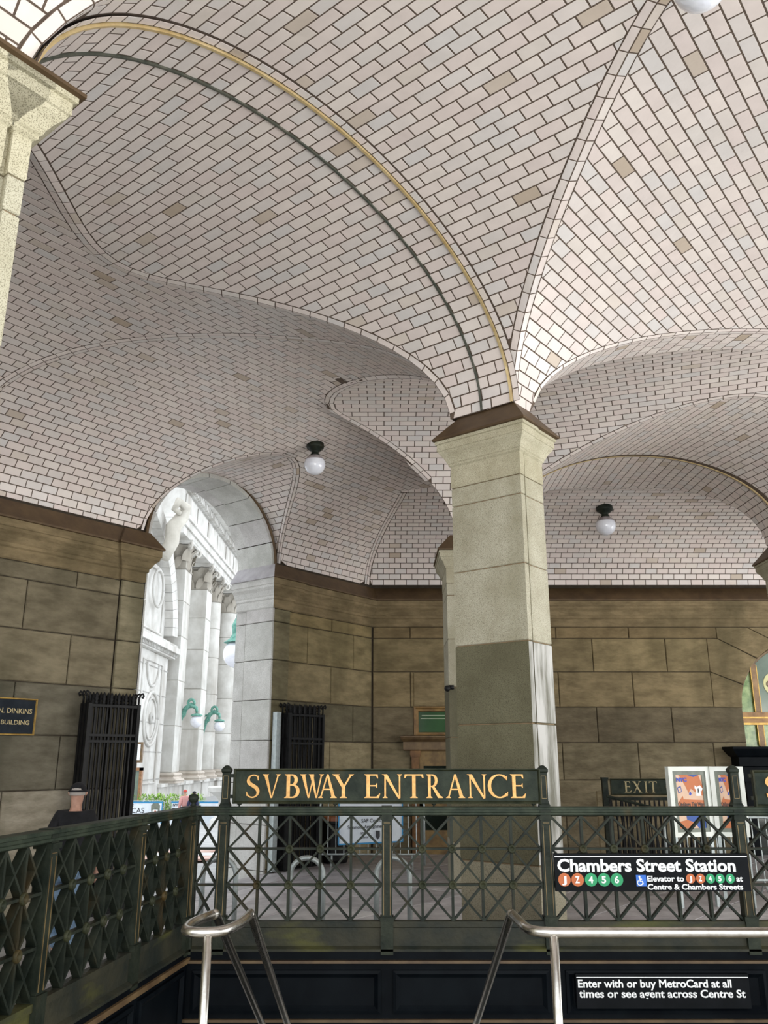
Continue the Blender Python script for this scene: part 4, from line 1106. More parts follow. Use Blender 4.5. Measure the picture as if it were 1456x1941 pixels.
bx0, bx1 = X_(445, 1490), X_(1022, 1490); bz0, bz1 = Z_(700, 1521), Z_(700, 1459)
sb_ = board(bx0, bx1, bz0, bz1, BY, 'long bronze board with gold roman letters reading SVBWAY ENTRANCE')
spans = [(468,493),(498,532),(540,569),(569,614),(604,639),(630,671),(691,721),(724,762),(766,803),(808,839),(845,881),(885,922),(924,962),(967,996)]
lz0, lz1 = Z_(700, 1512.5), Z_(700, 1467.5)
roman('SVBWAYENTRANCE', [(X_(a_, 1490)-bx0, X_(b_, 1490)-bx0) for a_, b_ in spans], (bx0, BY-.012, lz0+H0), (1,0,0), (0,0,1), lz1-lz0, M['gold'], sb_)
mb = MB()
for xx, sg in ((bx0-.008, -1), (bx1+.008, 1)):
    for zz in (bz0+.04, bz1-.04): mb.bbox(xx, xx+sg*.03, BY-.008, BY+.012, zz-.012+H0, zz+.012+H0)
for px in (455, 636, 822, 1010):
    c = X_(px, 1500); mb.lathe([(.0, -.03), (.006, -.03), (.006, -.018), (.016, -.010), (.016, -.002), (.006, .004), (.006, .012)], (c, BY, bz0-.002+H0), 10)
loc_(mb.build('bracket', M['bronze'], None), sb_)
# second board on the right
bx2 = X_(1429, 1490)
sb2 = board(bx2, bx2+1.4, Z_(1440, 1527), Z_(1440, 1462), BY, 'bronze board at the right edge with only its first gold letters in the picture')
h2 = Z_(1450, 1470)-Z_(1450, 1515)
roman('SVB', [(X_(1449, 1490)-bx2, X_(1475, 1490)-bx2), (.30, .44), (.47, .58)], (bx2, BY-.012, Z_(1450, 1515)+H0), (1,0,0), (0,0,1), h2, M['gold'], sb2)
mb = MB()
for zz in (.05, .2): mb.bbox(bx2-.03, bx2-.008, BY-.008, BY+.012, Z_(1440, 1527)+zz-.012+H0, Z_(1440, 1527)+zz+.012+H0)
loc_(mb.build('bracket', M['bronze'], None), sb2)

# ---- station sign
SY = 6.125
def sx(px, py=1655): return at(px, py, SY)[0]
def sz(py, px=1230): return at(px, py, SY)[2]
def flat_disc(px, py, rpx, Y, mat, parent, name, dy=0.):
    c = at(px, py, Y-dy); r = at(px+rpx, py, Y)[0]-at(px, py, Y)[0]; mb = MB(); mb.lathe([(0, .003), (r, .003), (r, 0)], c, 24, ((1,0,0), (0,0,1), (0,-1,0))); return loc_(mb.build(name, mat, None), parent)
def px_text(s, x0, x1, yb, yt, Y, mat, parent, bold=.025, name='lettering', dy=.0, d=.003):
    p = at(x0, yb, Y-dy); q = at(x1, yb, Y-dy); h = at(x0, yt, Y-dy)[2]-p[2]
    return text_obj(s, (p[0], Y-dy, p[2]), (1,0,0), (0,0,1), q[0]-p[0], h, mat, parent, name, d, bold)
t = empty('station_sign', (sx(1052), SY, sz(1690))); tag(t, 'black sign with white Chambers Street Station lettering and coloured route discs', 'sign')
mb = MB(); mb.bbox(sx(1052), sx(1421), SY, SY+.03, sz(1689.5), sz(1618)); loc_(mb.build('panel', M['sign_black'], None), t)
mb = MB(); mb.bbox(sx(1053), sx(1419), SY-.002, SY, sz(1624.5), sz(1622.8)); loc_(mb.build('white_line', M['white_text'], None), t)
px_text('Chambers Street Station', 1057, 1395, 1651.5, 1628.5, SY, M['white_text'], t, .03)
for px, ch, m_ in ((1070, 'J', 'orange'), (1095, 'Z', 'orange'), (1120.5, '4', 'green'), (1145, '5', 'green'), (1169.5, '6', 'green')):
    flat_disc(px, 1667.5, 11.8, SY, M[m_], t, 'route_disc'); px_text(ch, px-4.3, px+4.3, 1673.5, 1661, SY, M['white_text'], t, .035, dy=.004)
for px, ch, m_ in ((1309, 'J', 'orange'), (1328, 'Z', 'orange'), (1346.5, '4', 'green'), (1365, '5', 'green'), (1384, '6', 'green')):
    flat_disc(px, 1665.3, 8.6, SY, M[m_], t, 'route_disc'); px_text(ch, px-3, px+3, 1670, 1660.6, SY, M['white_text'], t, .035, dy=.004)
mb = MB(); mb.bbox(sx(1205), sx(1224), SY-.003, SY, sz(1680), sz(1658.5)); loc_(mb.build('access_square', M['blue'], None), t)
mb = MB(); k_ = lambda x, y: at(x, y, SY-.005)
mb.tube([k_(1212.5, 1663.5), k_(1213.5, 1670.5), k_(1217.5, 1670.5), k_(1219.5, 1676)], .0042, 6); mb.tube([k_(1213, 1666.5), k_(1217, 1666.5)], .0035, 6)
mb.tube([k_(1213.5+5*math.cos(math.radians(w_)), 1673+5*math.sin(math.radians(w_))) for w_ in range(-10, 235, 20)], .0035, 6); mb.lathe([(0, .003), (.007, .003), (.007, 0)], k_(1212, 1661.7), 10, ((1,0,0), (0,0,1), (0,-1,0)))
loc_(mb.build('access_symbol', M['white_text'], None), t)
px_text('Elevator to', 1227.5, 1297, 1670.5, 1660, SY, M['white_text'], t); px_text('at', 1396, 1408.5, 1670.5, 1660, SY, M['white_text'], t)
px_text('Centre & Chambers Streets', 1228, 1409, 1686, 1675.8, SY, M['white_text'], t)
# ---- lower sign
S2 = 6.10
t = empty('notice_sign', (at(1093, 1912, S2)[0], S2, at(1093, 1912, S2)[2])); tag(t, 'black notice with white text about entering with or buying MetroCard', 'sign')
x0, x1 = at(1093, 1880, S2)[0], at(1422, 1880, S2)[0]; z0, z1 = at(1250, 1912, S2)[2], at(1250, 1846, S2)[2]
mb = MB(); mb.bbox(x0, x1, S2, S2+.028, z0, z1); loc_(mb.build('panel', M['sign_black'], None), t)
mb = MB(); zz = at(1250, 1852.5, S2)[2]; mb.bbox(x0+.004, x1-.004, S2-.002, S2, zz-.002, zz+.002); loc_(mb.build('white_line', M['white_text'], None), t)
mb = MB(); mb.bbox(x0, x0+.02, S2+.028, 6.16, z0+.02, z1-.02); mb.bbox(x1-.02, x1, S2+.028, 6.16, z0+.02, z1-.02); loc_(mb.build('batten', M['sign_black'], None), t)
px_text('Enter with or buy MetroCard at all', 1096, 1387, 1871.5, 1856.5, S2, M['white_text'], t, .02)
px_text('times or see agent across Centre St', 1098, 1414, 1890.5, 1876, S2, M['white_text'], t, .02)

# ---- stainless handrails
def bendpath(P, r=.06, n=6):
    P = [np.array(p, float) for p in P]; out = [P[0]]
    for i in range(1, len(P)-1):
        d0 = P[i-1]-P[i]; d1 = P[i+1]-P[i]; l0, l1 = np.linalg.norm(d0), np.linalg.norm(d1); rr = min(r, l0*.49, l1*.49); A = P[i]+d0/l0*rr; B = P[i]+d1/l1*rr
        for k in range(n+1):
            u = k/n; out.append(A*(1-u)**2+P[i]*2*u*(1-u)+B*u*u)
    out.append(P[-1]); return out
HR = .0195
t = empty('handrail', (-.68, 3.6, 0)); tag(t, 'stainless steel double handrail with a looped end at the left', 'handrail')
zt_ = -.655+H0
loop = bendpath([(-.588, 4.02, zt_), (-.588, 3.80, zt_), (-.64, 3.6, zt_), (-.785, 3.6, zt_), (-.805, 3.78, zt_), (-.742, 4.02, zt_)], .10)
mb = MB(); mb.tube(loop, HR, 14); loc_(mb.build('loop_end', M['steel'], None, smooth=True), t)
for xx in (-.588, -.742):
    mb = MB(); mb.tube(bendpath([(xx, 3.98, zt_), (xx, 4.02, zt_), (xx, 5.95, zt_-.518*1.93)], .03), HR, 14); loc_(mb.build('rail', M['steel'], None, smooth=True), t)
mb = MB(); mb.tube([(-.69, 3.6, zt_-.01), (-.69, 3.6, .005)], HR*.9, 14); loc_(mb.build('post', M['steel'], None, smooth=True), t)
mb = MB(); mb.lathe([(0, .01), (.045, .01), (.045, 0)], (-.69, 3.6, .0), 16); loc_(mb.build('foot_plate', M['steel'], None), t)
t = empty('handrail', (.66, 3.6, 0)); tag(t, 'stainless steel handrail with a long horizontal bar at the right', 'handrail')
mb = MB(); mb.tube(bendpath([(2.6, 3.6, zt_), (.575, 3.6, zt_), (.56, 4.02, zt_)], .11), HR, 14); loc_(mb.build('horizontal_bar', M['steel'], None, smooth=True), t)
mb = MB(); mb.tube(bendpath([(.56, 3.98, zt_), (.56, 4.02, zt_), (.56, 5.95, zt_-.518*1.93)], .03), HR, 14); loc_(mb.build('rail', M['steel'], None, smooth=True), t)
for xx in (.665, 2.5):
    mb = MB(); mb.tube([(xx, 3.6, zt_-.01), (xx, 3.6, .005)], HR*.9, 14); loc_(mb.build('post', M['steel'], None, smooth=True), t)
t = empty('handrail', (-1.5, 3.3, 0)); tag(t, 'dull steel handrail fixed low on the left stairwell lining', 'handrail')
P_ = [at(-30, 1895, 3.05), at(14, 1945, 3.35)]
P_ = [np.array((lx(y)+.10, y, z)) for y, z in ((3.75, .42), (5.9, -.76))]
mb = MB(); mb.tube(P_, .018, 10); loc_(mb.build('rail', M['steel'], None, smooth=True), t)
mb = MB()
for y, z in ((3.9, .335), (5.0, -.27)): mb.tube([(lx(y)+.10, y, z), (lx(y)+.03, y, z-.05)], .009, 8)
loc_(mb.build('bracket', M['steel'], None), t)

# ================================================================ HALL FITTINGS
M['green_glass'] = noise_mat('green_lit_glass', (.035,.085,.04), (.06,.14,.06), 1.2, .12, spec=.6)
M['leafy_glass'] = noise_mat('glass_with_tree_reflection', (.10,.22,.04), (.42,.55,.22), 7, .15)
M['teal_glass'] = noise_mat('dull_teal_glass', (.12,.17,.12), (.20,.26,.20), 1.5, .12)
M['yellow_disc'] = plain('pale_yellow_disc', (.80,.76,.38), .5)
M['dark_glass'] = noise_mat('dark_glass', (.006,.010,.008), (.014,.022,.018), 2, .08)
M['tube_glint'] = plain('tube_reflection', (.75,.80,.60), .4)
M['brass'] = noise_mat('old_brass', (.34,.20,.05), (.55,.36,.10), 9, .4, .6)
M['plaque'] = noise_mat('dark_plaque', (.006,.010,.016), (.014,.020,.028), 8, .5, 0, spec=.1)
M['banner'] = noise_mat('white_banner', (.62,.68,.74), (.78,.83,.87), 3, .6)
M['banner_blue'] = plain('blue_banner_edge', (.03,.25,.50), .5)
M['frame_white'] = noise_mat('white_metal_frame', (.66,.69,.62), (.82,.85,.80), 4, .45)
M['frame_grey'] = noise_mat('grey_poster_surround', (.12,.14,.11), (.20,.22,.18), 9, .5)
M['poster_cream'] = plain('poster_cream', (.74,.50,.35), .5); M['poster_orange'] = plain('poster_orange', (.56,.16,.045), .5)
M['poster_blue'] = plain('poster_blue', (.02,.08,.34), .5); M['poster_logo'] = plain('poster_logo_blue', (.03,.07,.50), .5); M['ink'] = plain('dark_ink', (.03,.03,.035), .5)
M['skin'] = noise_mat('skin', (.42,.22,.15), (.55,.31,.22), 18, .55); M['hair_grey'] = plain('grey_hair', (.42,.38,.34), .9)
M['cloth_black'] = noise_mat('black_cloth', (.004,.004,.005), (.012,.012,.014), 14, .95); M['denim'] = noise_mat('blue_denim', (.09,.15,.23), (.22,.31,.42), 12, .9)
M['leather'] = plain('black_leather', (.01,.01,.01), .5)
M['navy'] = plain('navy_coat', (.02,.025,.07), .8); M['red_cloth'] = plain('red_cloth', (.55,.07,.05), .8); M['pink'] = plain('pink_jacket', (.60,.30,.28), .8)
def adopt(o, t):
    o.parent = t; o.matrix_parent_inverse = Matrix.Translation(-t.location); return o
def P3(p, z): return np.array((p[0], p[1], z+H0))

# ---- globe ceiling lamps
def globe_lamp(x, y, r, label):
    z = float(ceil_z(np.array([[x, y]]))[0])+H0-.015
    t = empty('globe_lamp', (x, y, z)); tag(t, label, 'ceiling lamp', 'milk glass globe lamps on the vaults')
    mb = MB(); mb.lathe([(0, .06), (r*.80, .06), (r*.84, -.02), (r*.80, -.045), (r*.62, -.055), (r*.55, -.085), (r*.36, -.10), (r*.34, -.14), (r*.44, -.15), (r*.46, -.175), (0, -.175)], (x, y, z), 28)
    adopt(mb.build('canopy', M['bronze'], None, smooth=True), t)
    zc = z-.165-r*.93; n = 20
    g = MB(); g.lathe([(r*math.sin(math.pi*k/n), -r*math.cos(math.pi*k/n)) for k in range(0, n-2)], (x, y, zc), 36)
    adopt(g.build('globe', M['globe'], None, smooth=True), t)
    s = MB(); s.lathe([((r+.0015)*math.sin(th), (r+.0015)*math.cos(th)) for th in np.linspace(.30, 1.15, 9)], (x, y, zc), 36); adopt(s.build('sooty_collar', M['globe_top'], None, smooth=True), t)
    return t
globe_lamp(-1.08, 12.27, .165, 'white globe lamp left of the central pier, close to the open arch')
globe_lamp(4.17, 15.10, .185, 'white globe lamp hanging right of the central pier near the back wall')
globe_lamp(1.885, 3.86, .165, 'white globe lamp cut by the top edge of the picture')

# ---- door_1 : doorway with transom window and bronze pediment
yd = YB-.02
t = empty('door_1', ((DX0+DX1)/2, YB, -.05)); struct(t, 'bronze framed doorway with a green lit transom window')
mb = MB(); rg = []
for d, dy in ((0, 0), (0, -.05), (.03, -.055), (.05, -.035), (.09, -.03), (.10, .06)): rg.append([(DX0+d, YB+dy, .39+d+H0), (DX1-d, YB+dy, .39+d+H0), (DX1-d, YB+dy, .97-d+H0), (DX0+d, YB+dy, .97-d+H0)])
mb.rings(rg, False, False); adopt(mb.build('transom_frame', M['wood'], None), t).color = (1.5, 1.35, .9, 1)
mb = MB(); mb.bbox(DX0+.1, DX1-.1, YB+.06, YB+.07, .47+H0, .88+H0); adopt(mb.build('pane', M['green_glass'], None), t)
mb = MB(); mb.bbox(DX0+.16, DX1-.1, YB+.052, YB+.058, .80+H0, .808+H0); mb.bbox(DX0+.14, DX1-.1, YB+.052, YB+.058, .74+H0, .746+H0); adopt(mb.build('tube_lamp', M['tube_glint'], None), t)  # pale strips paint the reflection of fluorescent tubes on the pane
mb = MB()
pr = [(.0, .14), (.10, .14), (.12, .16), (.12, .30), (.16, .32), (.20, .35), (.22, .39), (.22, .41), (.0, .43)]
rg = [[(DX0-.14-o*.6, YB-.03-o, z+H0), (DX1+.14+o*.6, YB-.03-o, z+H0), (DX1+.14+o*.6, YB+.02, z+H0), (DX0-.14-o*.6, YB+.02, z+H0)] for o, z in pr]
mb.rings(rg); adopt(mb.build('pediment', M['wood'], None), t)
for sx_ in (DX0+.02, DX1-.02):
    mb = MB(); mb.bbox(sx_-.07, sx_+.07, YB-.10, YB+.02, -1.75+H0, .02+H0); mb.bbox(sx_-.09, sx_+.09, YB-.13, YB+.02, .02+H0, .05+H0); mb.bbox(sx_-.10, sx_+.10, YB-.15, YB+.02, .05+H0, .14+H0); mb.bbox(sx_-.045, sx_+.045, YB-.112, YB-.1, -1.5+H0, -.08+H0)
    adopt(mb.build('pilaster', M['wood'], None), t).color = (1.2, .9, .6, 1)
mb = MB(); x0, x1 = DX0+.1, DX1-.1
for (za, zb_) in ((-1.75, -1.30), (-.98, -.62), (-.14, .14)): mb.bbox(x0, x1, YB+.0, YB+.05, za+H0, zb_+H0)
for xa, xb in ((x0, x0+.08), (x1-.08, x1)): mb.bbox(xa, xb, YB, YB+.05, -1.30+H0, -.14+H0)
adopt(mb.build('door_leaf', M['wood'], None), t).color = (1.5, 1.5, 1.15, 1)
mb = MB(); mb.bbox(x0+.08, x1-.08, YB+.02, YB+.03, -1.30+H0, -.14+H0); adopt(mb.build('pane', M['dark_glass'], None), t)
mb = MB(); mb.tube([(x0+.12, YB-.02, -.78+H0), (x1-.12, YB-.02, -.78+H0)], .016, 8); adopt(mb.build('push_bar', M['brass'], None), t)
mb = MB(); mb.bbox(-.3, 2.4, YB+.45, YB+.5, -1.9+H0, 2+H0); adopt(mb.build('backing', M['panel'], None), t)

# ---- window_1 : arched window at the right edge
t = empty('window_1', (ARX, YB, .2)); struct(t, 'arched window with brown and gilt mullions at the right edge')
yw = YB+.16
mb = MB(); P_ = [(ARX-1.28*math.cos(math.pi*k/24), yw+.05, ARZ+1.28*math.sin(math.pi*k/24)+H0) for k in range(25)]; mb.tube([(ARX-1.28, yw+.05, .20+H0)]+P_+[(ARX+1.28, yw+.05, .20+H0)], .05, 8); adopt(mb.build('window_frame', M['wood'], None), t)
def inarc(x, r=1.27): return ARZ+math.sqrt(max(0, r*r-(x-ARX)**2))
mull = [7.40, 8.10, 8.60, 9.26]
xs = [ARX-1.28]+mull+[ARX+1.28]
for x in mull:
    mb = MB(); mb.bbox(x-.05, x+.05, yw, yw+.08, .20+H0, inarc(x)+H0); adopt(mb.build('mullion', M['wood'], None), t).color = (1.6, 1.5, 1.5, 1)
    mb = MB()
    for s_ in (-.06, .06): mb.bbox(x+s_-.008, x+s_+.008, yw+.0, yw+.05, .24+H0, inarc(x)-.03+H0)
    adopt(mb.build('gilt_bead', M['brass'], None), t)
mb = MB(); mb.bbox(ARX-1.29, ARX+1.29, yw-.05, yw+.09, .78+H0, .87+H0); mb.bbox(ARX-1.29, ARX+1.29, yw-.03, yw+.09, .63+H0, .75+H0); adopt(mb.build('transom_bar', M['wood'], None), t).color = (1.8, 1.5, 1.1, 1)
mb = MB(); mb.bbox(ARX-1.29, ARX+1.29, yw-.055, yw-.03, .75+H0, .78+H0); mb.bbox(ARX-1.29, ARX+1.29, yw-.035, yw-.025, .63+H0, .67+H0); adopt(mb.build('gilt_bead', M['brass'], None), t)
for i in range(len(xs)-1):
    xa, xb = xs[i], xs[i+1]; n = 6
    poly = [(xa, .87), (xb, .87)]+[(xb+(xa-xb)*k/n, min(inarc(xb+(xa-xb)*k/n, 1.26), 3)) for k in range(n+1)]
    mb = MB(); mb.prism([(x, z+H0) for x, z in poly], (0, yw+.05, 0), (1,0,0), (0,0,1), (0,.01,0)); adopt(mb.build('pane', M['leafy_glass'] if i in (0, 4) else M['teal_glass'], None), t)
    mb = MB(); mb.bbox(xa, xb, yw+.05, yw+.06, .20+H0, .63+H0); adopt(mb.build('pane', M['leafy_glass'], None), t)
c = np.array((7.82, yw+.045, 1.42+H0)); mb = MB(); mb.lathe([(0, .006), (.24, .006), (.24, 0)], c, 28, ((1,0,0), (0,0,1), (0,-1,0))); adopt(mb.build('disc', M['yellow_disc'], None), t)
text_obj('CI', c+np.array((-.19, -.007, -.07)), (1,0,0), (0,0,1), .2, .14, M['wood'], t, 'lettering', .003, .02)
# black entablature under the window
t = empty('door_canopy', (8.3, 16.3, .0)); tag(t, 'black metal canopy over the doors below the arched window', 'canopy')
mb = MB(); rg = [[(6.72-o, YB-.03, z+H0), (6.72-o, YB-.35-o, z+H0), (10-o, YB-.35-o, z+H0), (10-o, YB-.03, z+H0)] for o, z in ((.0, -.42), (.0, -.16), (.05, -.14), (.05, .02), (.10, .05), (.16, .12), (.2, .17), (.2, .21))]
mb.rings(rg); adopt(mb.build('entablature', M['panel'], None), t)
mb = MB(); mb.bbox(6.8, 6.96, YB-.28, YB-.03, -1.75+H0, -.42+H0); adopt(mb.build('pilaster', M['panel'], None), t)
mb = MB(); mb.bbox(6.97, 9.6, YB-.12, YB-.04, -1.75+H0, -.42+H0); adopt(mb.build('door_leaf', M['dark_glass'], None), t)

# ---- iron gates folded back against the walls either side of the arch
def gate(pA, pB, z0, z1, label, off=.0, n=6):
    pA = np.array(pA, float); pB = np.array(pB, float); e = pB-pA; L = np.linalg.norm(e); e /= L; nn = np.array((e[1], -e[0])); ex = vec(e); en = vec(nn)
    t = empty('iron_gate', (pA[0], pA[1], z0+H0)); tag(t, label, 'gate', 'iron gates folded open beside the arch')
    for li, dd in enumerate((0, .09, .18)):
        def pt(s, z, o=0): q = pA+e*s+nn*(o+dd); return np.array((q[0], q[1], z+H0))
        lf = MB()
        for s in (.02, L-.02): lf.box(pt(s, (z0+z1)/2), (.05, .05, z1-z0), (ex, en, (0,0,1)))
        for z in (z0+.06, z0+.95, z1-.50, z1-.42, z1-.03): lf.box(pt(L/2, z), (L, .04, .035), (ex, en, (0,0,1)))
        adopt(lf.build('leaf_frame', M['iron'], None), t)
        for k in range(1, n+1):
            s = L*k/(n+1); mb = MB(); mb.box(pt(s, (z0+z1)/2), (.022, .022, z1-z0-.05), (ex, en, (0,0,1))); adopt(mb.build('bar', M['iron'], None), t)
            mb = MB(); mb.lathe([(.012, 0), (.03, .03), (.018, .05), (.034, .08), (.022, .10), (.03, .125), (.0, .18)], pt(s, z1-.02), 8); adopt(mb.build('finial', M['iron'], None, smooth=True), t)
            if li == 0:
                mb = MB(); c = pt(s, z1-.46, .022); mb.tube([c+(ex*math.cos(a_)+np.array((0,0,1))*math.sin(a_))*.032 for a_ in np.linspace(0, 2*math.pi, 13)], .007, 5); adopt(mb.build('ring', M['iron'], None), t).color = (2, 2, 2, 1)
        for s, sg in ((.02, -1), (L-.02, 1)):
            mb = MB(); q = [pt(s+sg*(.0+.0), z1), pt(s, z1+.08), pt(s+sg*.02, z1+.14), pt(s+sg*.055, z1+.16), pt(s+sg*.075, z1+.13), pt(s+sg*.06, z1+.10), pt(s+sg*.045, z1+.115)]
            mb.tube(q, .014, 7); adopt(mb.build('scroll', M['iron'], None, smooth=True), t)
    return t
gA = wp(-6.82, .10); gB = wp(-5.98, .28); 
gate(wp(-6.28, .10), wp(-5.50, .16), -1.99, .72, 'black iron gate folded back left of the open arch, behind the man')
gate(wp(-2.46, .10), wp(-1.62, .12), -1.80, .74, 'black iron gate folded back right of the open arch, behind the gold lettered board')
mb = MB(); q = vec(wp(-2.60, .13)); mb.box(q+np.array((0,0,-.5+H0)), (.10, .10, 2.5), (A3, B3, (0,0,1))); o = mb.build('gate_post', M['galv'], None); tag(o, 'pale blue grey steel gate post on the right jamb of the arch', 'post')

# ---- bronze plaque on the left wall
pl = wp(-8.35, .0); pz0, pz1 = .285, .745; Lp = 8.35-6.89
t = empty('wall_plaque', (pl[0], pl[1], pz0+H0)); tag(t, 'dark wall plaque with a gilt border and gold capitals at the left edge', 'plaque')
mb = MB(); mb.prism(rect(0, Lp, 0, pz1-pz0), P3(pl, pz0), A3, (0,0,1), -B3*.03); adopt(mb.build('panel', M['plaque'], None), t)
mb = MB(); rg = [[P3(pl, pz0)+A3*x+np.array((0,0,z))-B3*o for x, z in ((d, d), (Lp-d, d), (Lp-d, pz1-pz0-d), (d, pz1-pz0-d))] for d, o in ((0, 0), (0, .045), (.012, .048), (.02, .03))]
mb.rings(rg, False, False); adopt(mb.build('border', M['brass'], None), t)
text_obj('DAVID N. DINKINS', P3(pl, pz0+.27)+A3*.66-B3*.031, A3, (0,0,1), .74, .062, M['gilt_dull'], t, 'lettering', .004, .012, en=-B3)
text_obj('MUNICIPAL BUILDING', P3(pl, pz0+.13)+A3*.53-B3*.031, A3, (0,0,1), .85, .055, M['gilt_dull'], t, 'lettering', .004, .012, en=-B3)
# small frame low on the wall at the left edge
q = wp(-7.52, 0); mb = MB(); mb.prism(rect(-.4, .29, -.95, -.55), P3(q, 0), A3, (0,0,1), -B3*.03); o = mb.build('wall_notice', M['poster_cream'], None); tag(o, 'small pale notice in a brass frame low on the left wall', 'notice')

# ---- bike racks
for i, (px, lab) in enumerate(((417, 'grey inverted U bike rack seen through the leftmost railing bays'), (582, 'grey inverted U bike rack behind the middle of the left railing panel'), (745, 'grey inverted U bike rack seen across the railing post below the gold lettering'))):
    xc = at(px, 1640, 7.35)[0]; w_ = .135; zt2 = at(582, 1621, 7.35)[2]-.02; fz = floor_z(xc, 7.35)
    t = empty('bike_rack', (xc, 7.35, fz)); tag(t, lab, 'bike rack', 'bike racks behind the railing')
    pts = [(xc-w_, 7.35, fz)]+[(xc-w_*math.cos(math.pi*k/12), 7.35, zt2-w_+w_*math.sin(math.pi*k/12)) for k in range(13)]+[(xc+w_, 7.35, fz)]
    mb = MB(); mb.tube(pts, .021, 12); adopt(mb.build('hoop', M['galv'], None, smooth=True), t)
    for s_ in (-1, 1):
        mb = MB(); mb.lathe([(0, .008), (.05, .008), (.05, 0)], (xc+s_*w_, 7.35, fz), 14); adopt(mb.build('foot_plate', M['galv'], None), t)

# ---- steel barricade with banner
def barricade(x0, x1, y, zf, label, grp=None, tilt=0., banner=None, h=1.08, n=13, yaw=0.):
    t = empty('crowd_barrier', ((x0+x1)/2, y, zf)); tag(t, label, 'barrier', grp)
    mb = MB(); mb.tube(bendpath([(x0, y, zf+.05), (x0, y, zf+h), (x1, y, zf+h+tilt), (x1, y, zf+.05)], .12), .018, 8); mb.tube([(x0, y, zf+.22), (x1, y, zf+.22+tilt)], .015, 8); adopt(mb.build('frame', M['galv'], None, smooth=True), t)
    for k in range(1, n):
        x = x0+(x1-x0)*k/n; mb = MB(); mb.tube([(x, y, zf+.22), (x, y, zf+h)], .008, 6); adopt(mb.build('bar', M['galv'], None), t)
    for x in (x0+.2, x1-.2):
        mb = MB(); mb.tube([(x, y-.3, zf+.01), (x, y-.12, zf+.06), (x, y, zf+.2), (x, y+.12, zf+.06), (x, y+.3, zf+.01)], .014, 7); adopt(mb.build('foot', M['galv'], None), t)
    return t
zf_ = 0.0
t = barricade(-1.05, .66, 14.6, zf_, 'steel crowd barrier with a white blue-edged banner about a court', tilt=.0)
bx_0, bx_1 = at(642, 1560, 14.55)[0], at(763, 1560, 14.55)[0]; zb0, zb1 = at(700, 1601, 14.55)[2], at(700, 1601, 14.55)[2]+.72
def tz(x, z): return z+(x-bx_0)*.045
mb = MB(); mb.prism([(bx_0, tz(bx_0, zb0)), (bx_1, tz(bx_1, zb0)), (bx_1, tz(bx_1, zb1)), (bx_0, tz(bx_0, zb1))], (0, 14.56, 0), (1,0,0), (0,0,1), (0,.012,0)); adopt(mb.build('banner', M['banner'], None), t)
mb = MB(); w_ = .022
for (xa, za, xb, zb_) in ((bx_0, zb0, bx_1, zb0), (bx_0, zb0, bx_0, zb1), (bx_1, zb0, bx_1, zb1)): mb.bar((xa, 14.555, tz(xa, za)), (xb, 14.555, tz(xb, zb_)), w_, .014, up=(0, 1, 0))
adopt(mb.build('banner_edge', M['banner_blue'], None), t)
exb = np.array((1, 0, .045)); 
def btxt(s, x0, x1, yb, yt):
    p = at(x0, yb, 14.555); q = at(x1, yb, 14.555); text_obj(s, p, exb, (0,0,1), q[0]-p[0], at(x0, yt, 14.555)[2]-p[2], M['ink'], t, 'lettering', .003, .01, en=(0,-1,0))
btxt('SAP Court', 685, 722, 1559.5, 1552.5); btxt('Summons Arraignment Part', 659, 744, 1572, 1565); btxt('NYC', 684, 692, 1582, 1577); btxt('courts', 684, 697, 1589, 1585)
mb = MB(); c = at(716, 1582, 14.55); mb.prism([(-.035, .06), (.035, .06), (.035, -.03), (0, -.08), (-.035, -.03)], c, (1,0,0), (0,0,1), (0,-.004,0)); adopt(mb.build('crest', M['ink'], None), t)

# ---- litter bin
xb_ = at(636, 1600, 15.5)[0]; t = empty('litter_bin', (xb_, 15.5, 0)); tag(t, 'black litter bin standing in the corner behind the railing', 'bin')
mb = MB(); mb.lathe([(0, 0), (.20, 0), (.22, .05), (.23, .62), (.25, .64), (.25, .68)], (xb_, 15.5, 0), 20); adopt(mb.build('body', M['iron'], None, smooth=False), t)
mb = MB(); mb.lathe([(.24, .66), (.22, .74), (.10, .78), (.10, .77), (.0, .77)], (xb_, 15.5, 0), 20); adopt(mb.build('lid', M['wood'], None), t).color = (2.5, 1.4, 1.2, 1)

# ---- EXIT stair enclosure near the back wall
YX = 14.6
x0, x1 = at(1158, 1490, YX)[0], at(1345, 1490, YX)[0]; z0, z1 = at(1200, 1506, YX)[2]-H0, at(1200, 1477, YX)[2]-H0
t = board(x0, x1, z0, z1, YX, 'dark board with dull gilt roman letters reading EXIT above a far stair railing')
hx = at(1200, 1481, YX)[2]-at(1200, 1502, YX)[2]
roman('EXITC', [(at(a_, 1490, YX)[0]-x0, at(b_, 1490, YX)[0]-x0) for a_, b_ in ((1183,1196),(1199,1216),(1221.5,1226.5),(1230,1245),(1262,1276))], (x0, YX-.012, at(1200, 1502, YX)[2]), (1,0,0), (0,0,1), hx, M['gilt_dull'], t)
e2 = empty('stair_railing', (x0-.1, YX, 0)); tag(e2, 'dark iron stair railing with a sloping handrail below the far EXIT board', 'railing')
zt3 = at(1200, 1511, YX)[2]
for xx in (x0-.10, x1+.07):
    mb = MB(); mb.bbox(xx-.045, xx+.045, YX-.045, YX+.045, 0, z1+H0+.02); mb.bbox(xx-.055, xx+.055, YX-.055, YX+.055, z1+H0+.0, z1+H0+.03); adopt(mb.build('post', M['bronze'], None), e2)
mb = MB(); mb.bbox(x0-.09, x1, YX-.03, YX+.03, zt3-.05, zt3); mb.bbox(x0-.09, x1, YX-.03, YX+.03, .05, .12); adopt(mb.build('rail', M['bronze'], None), e2)
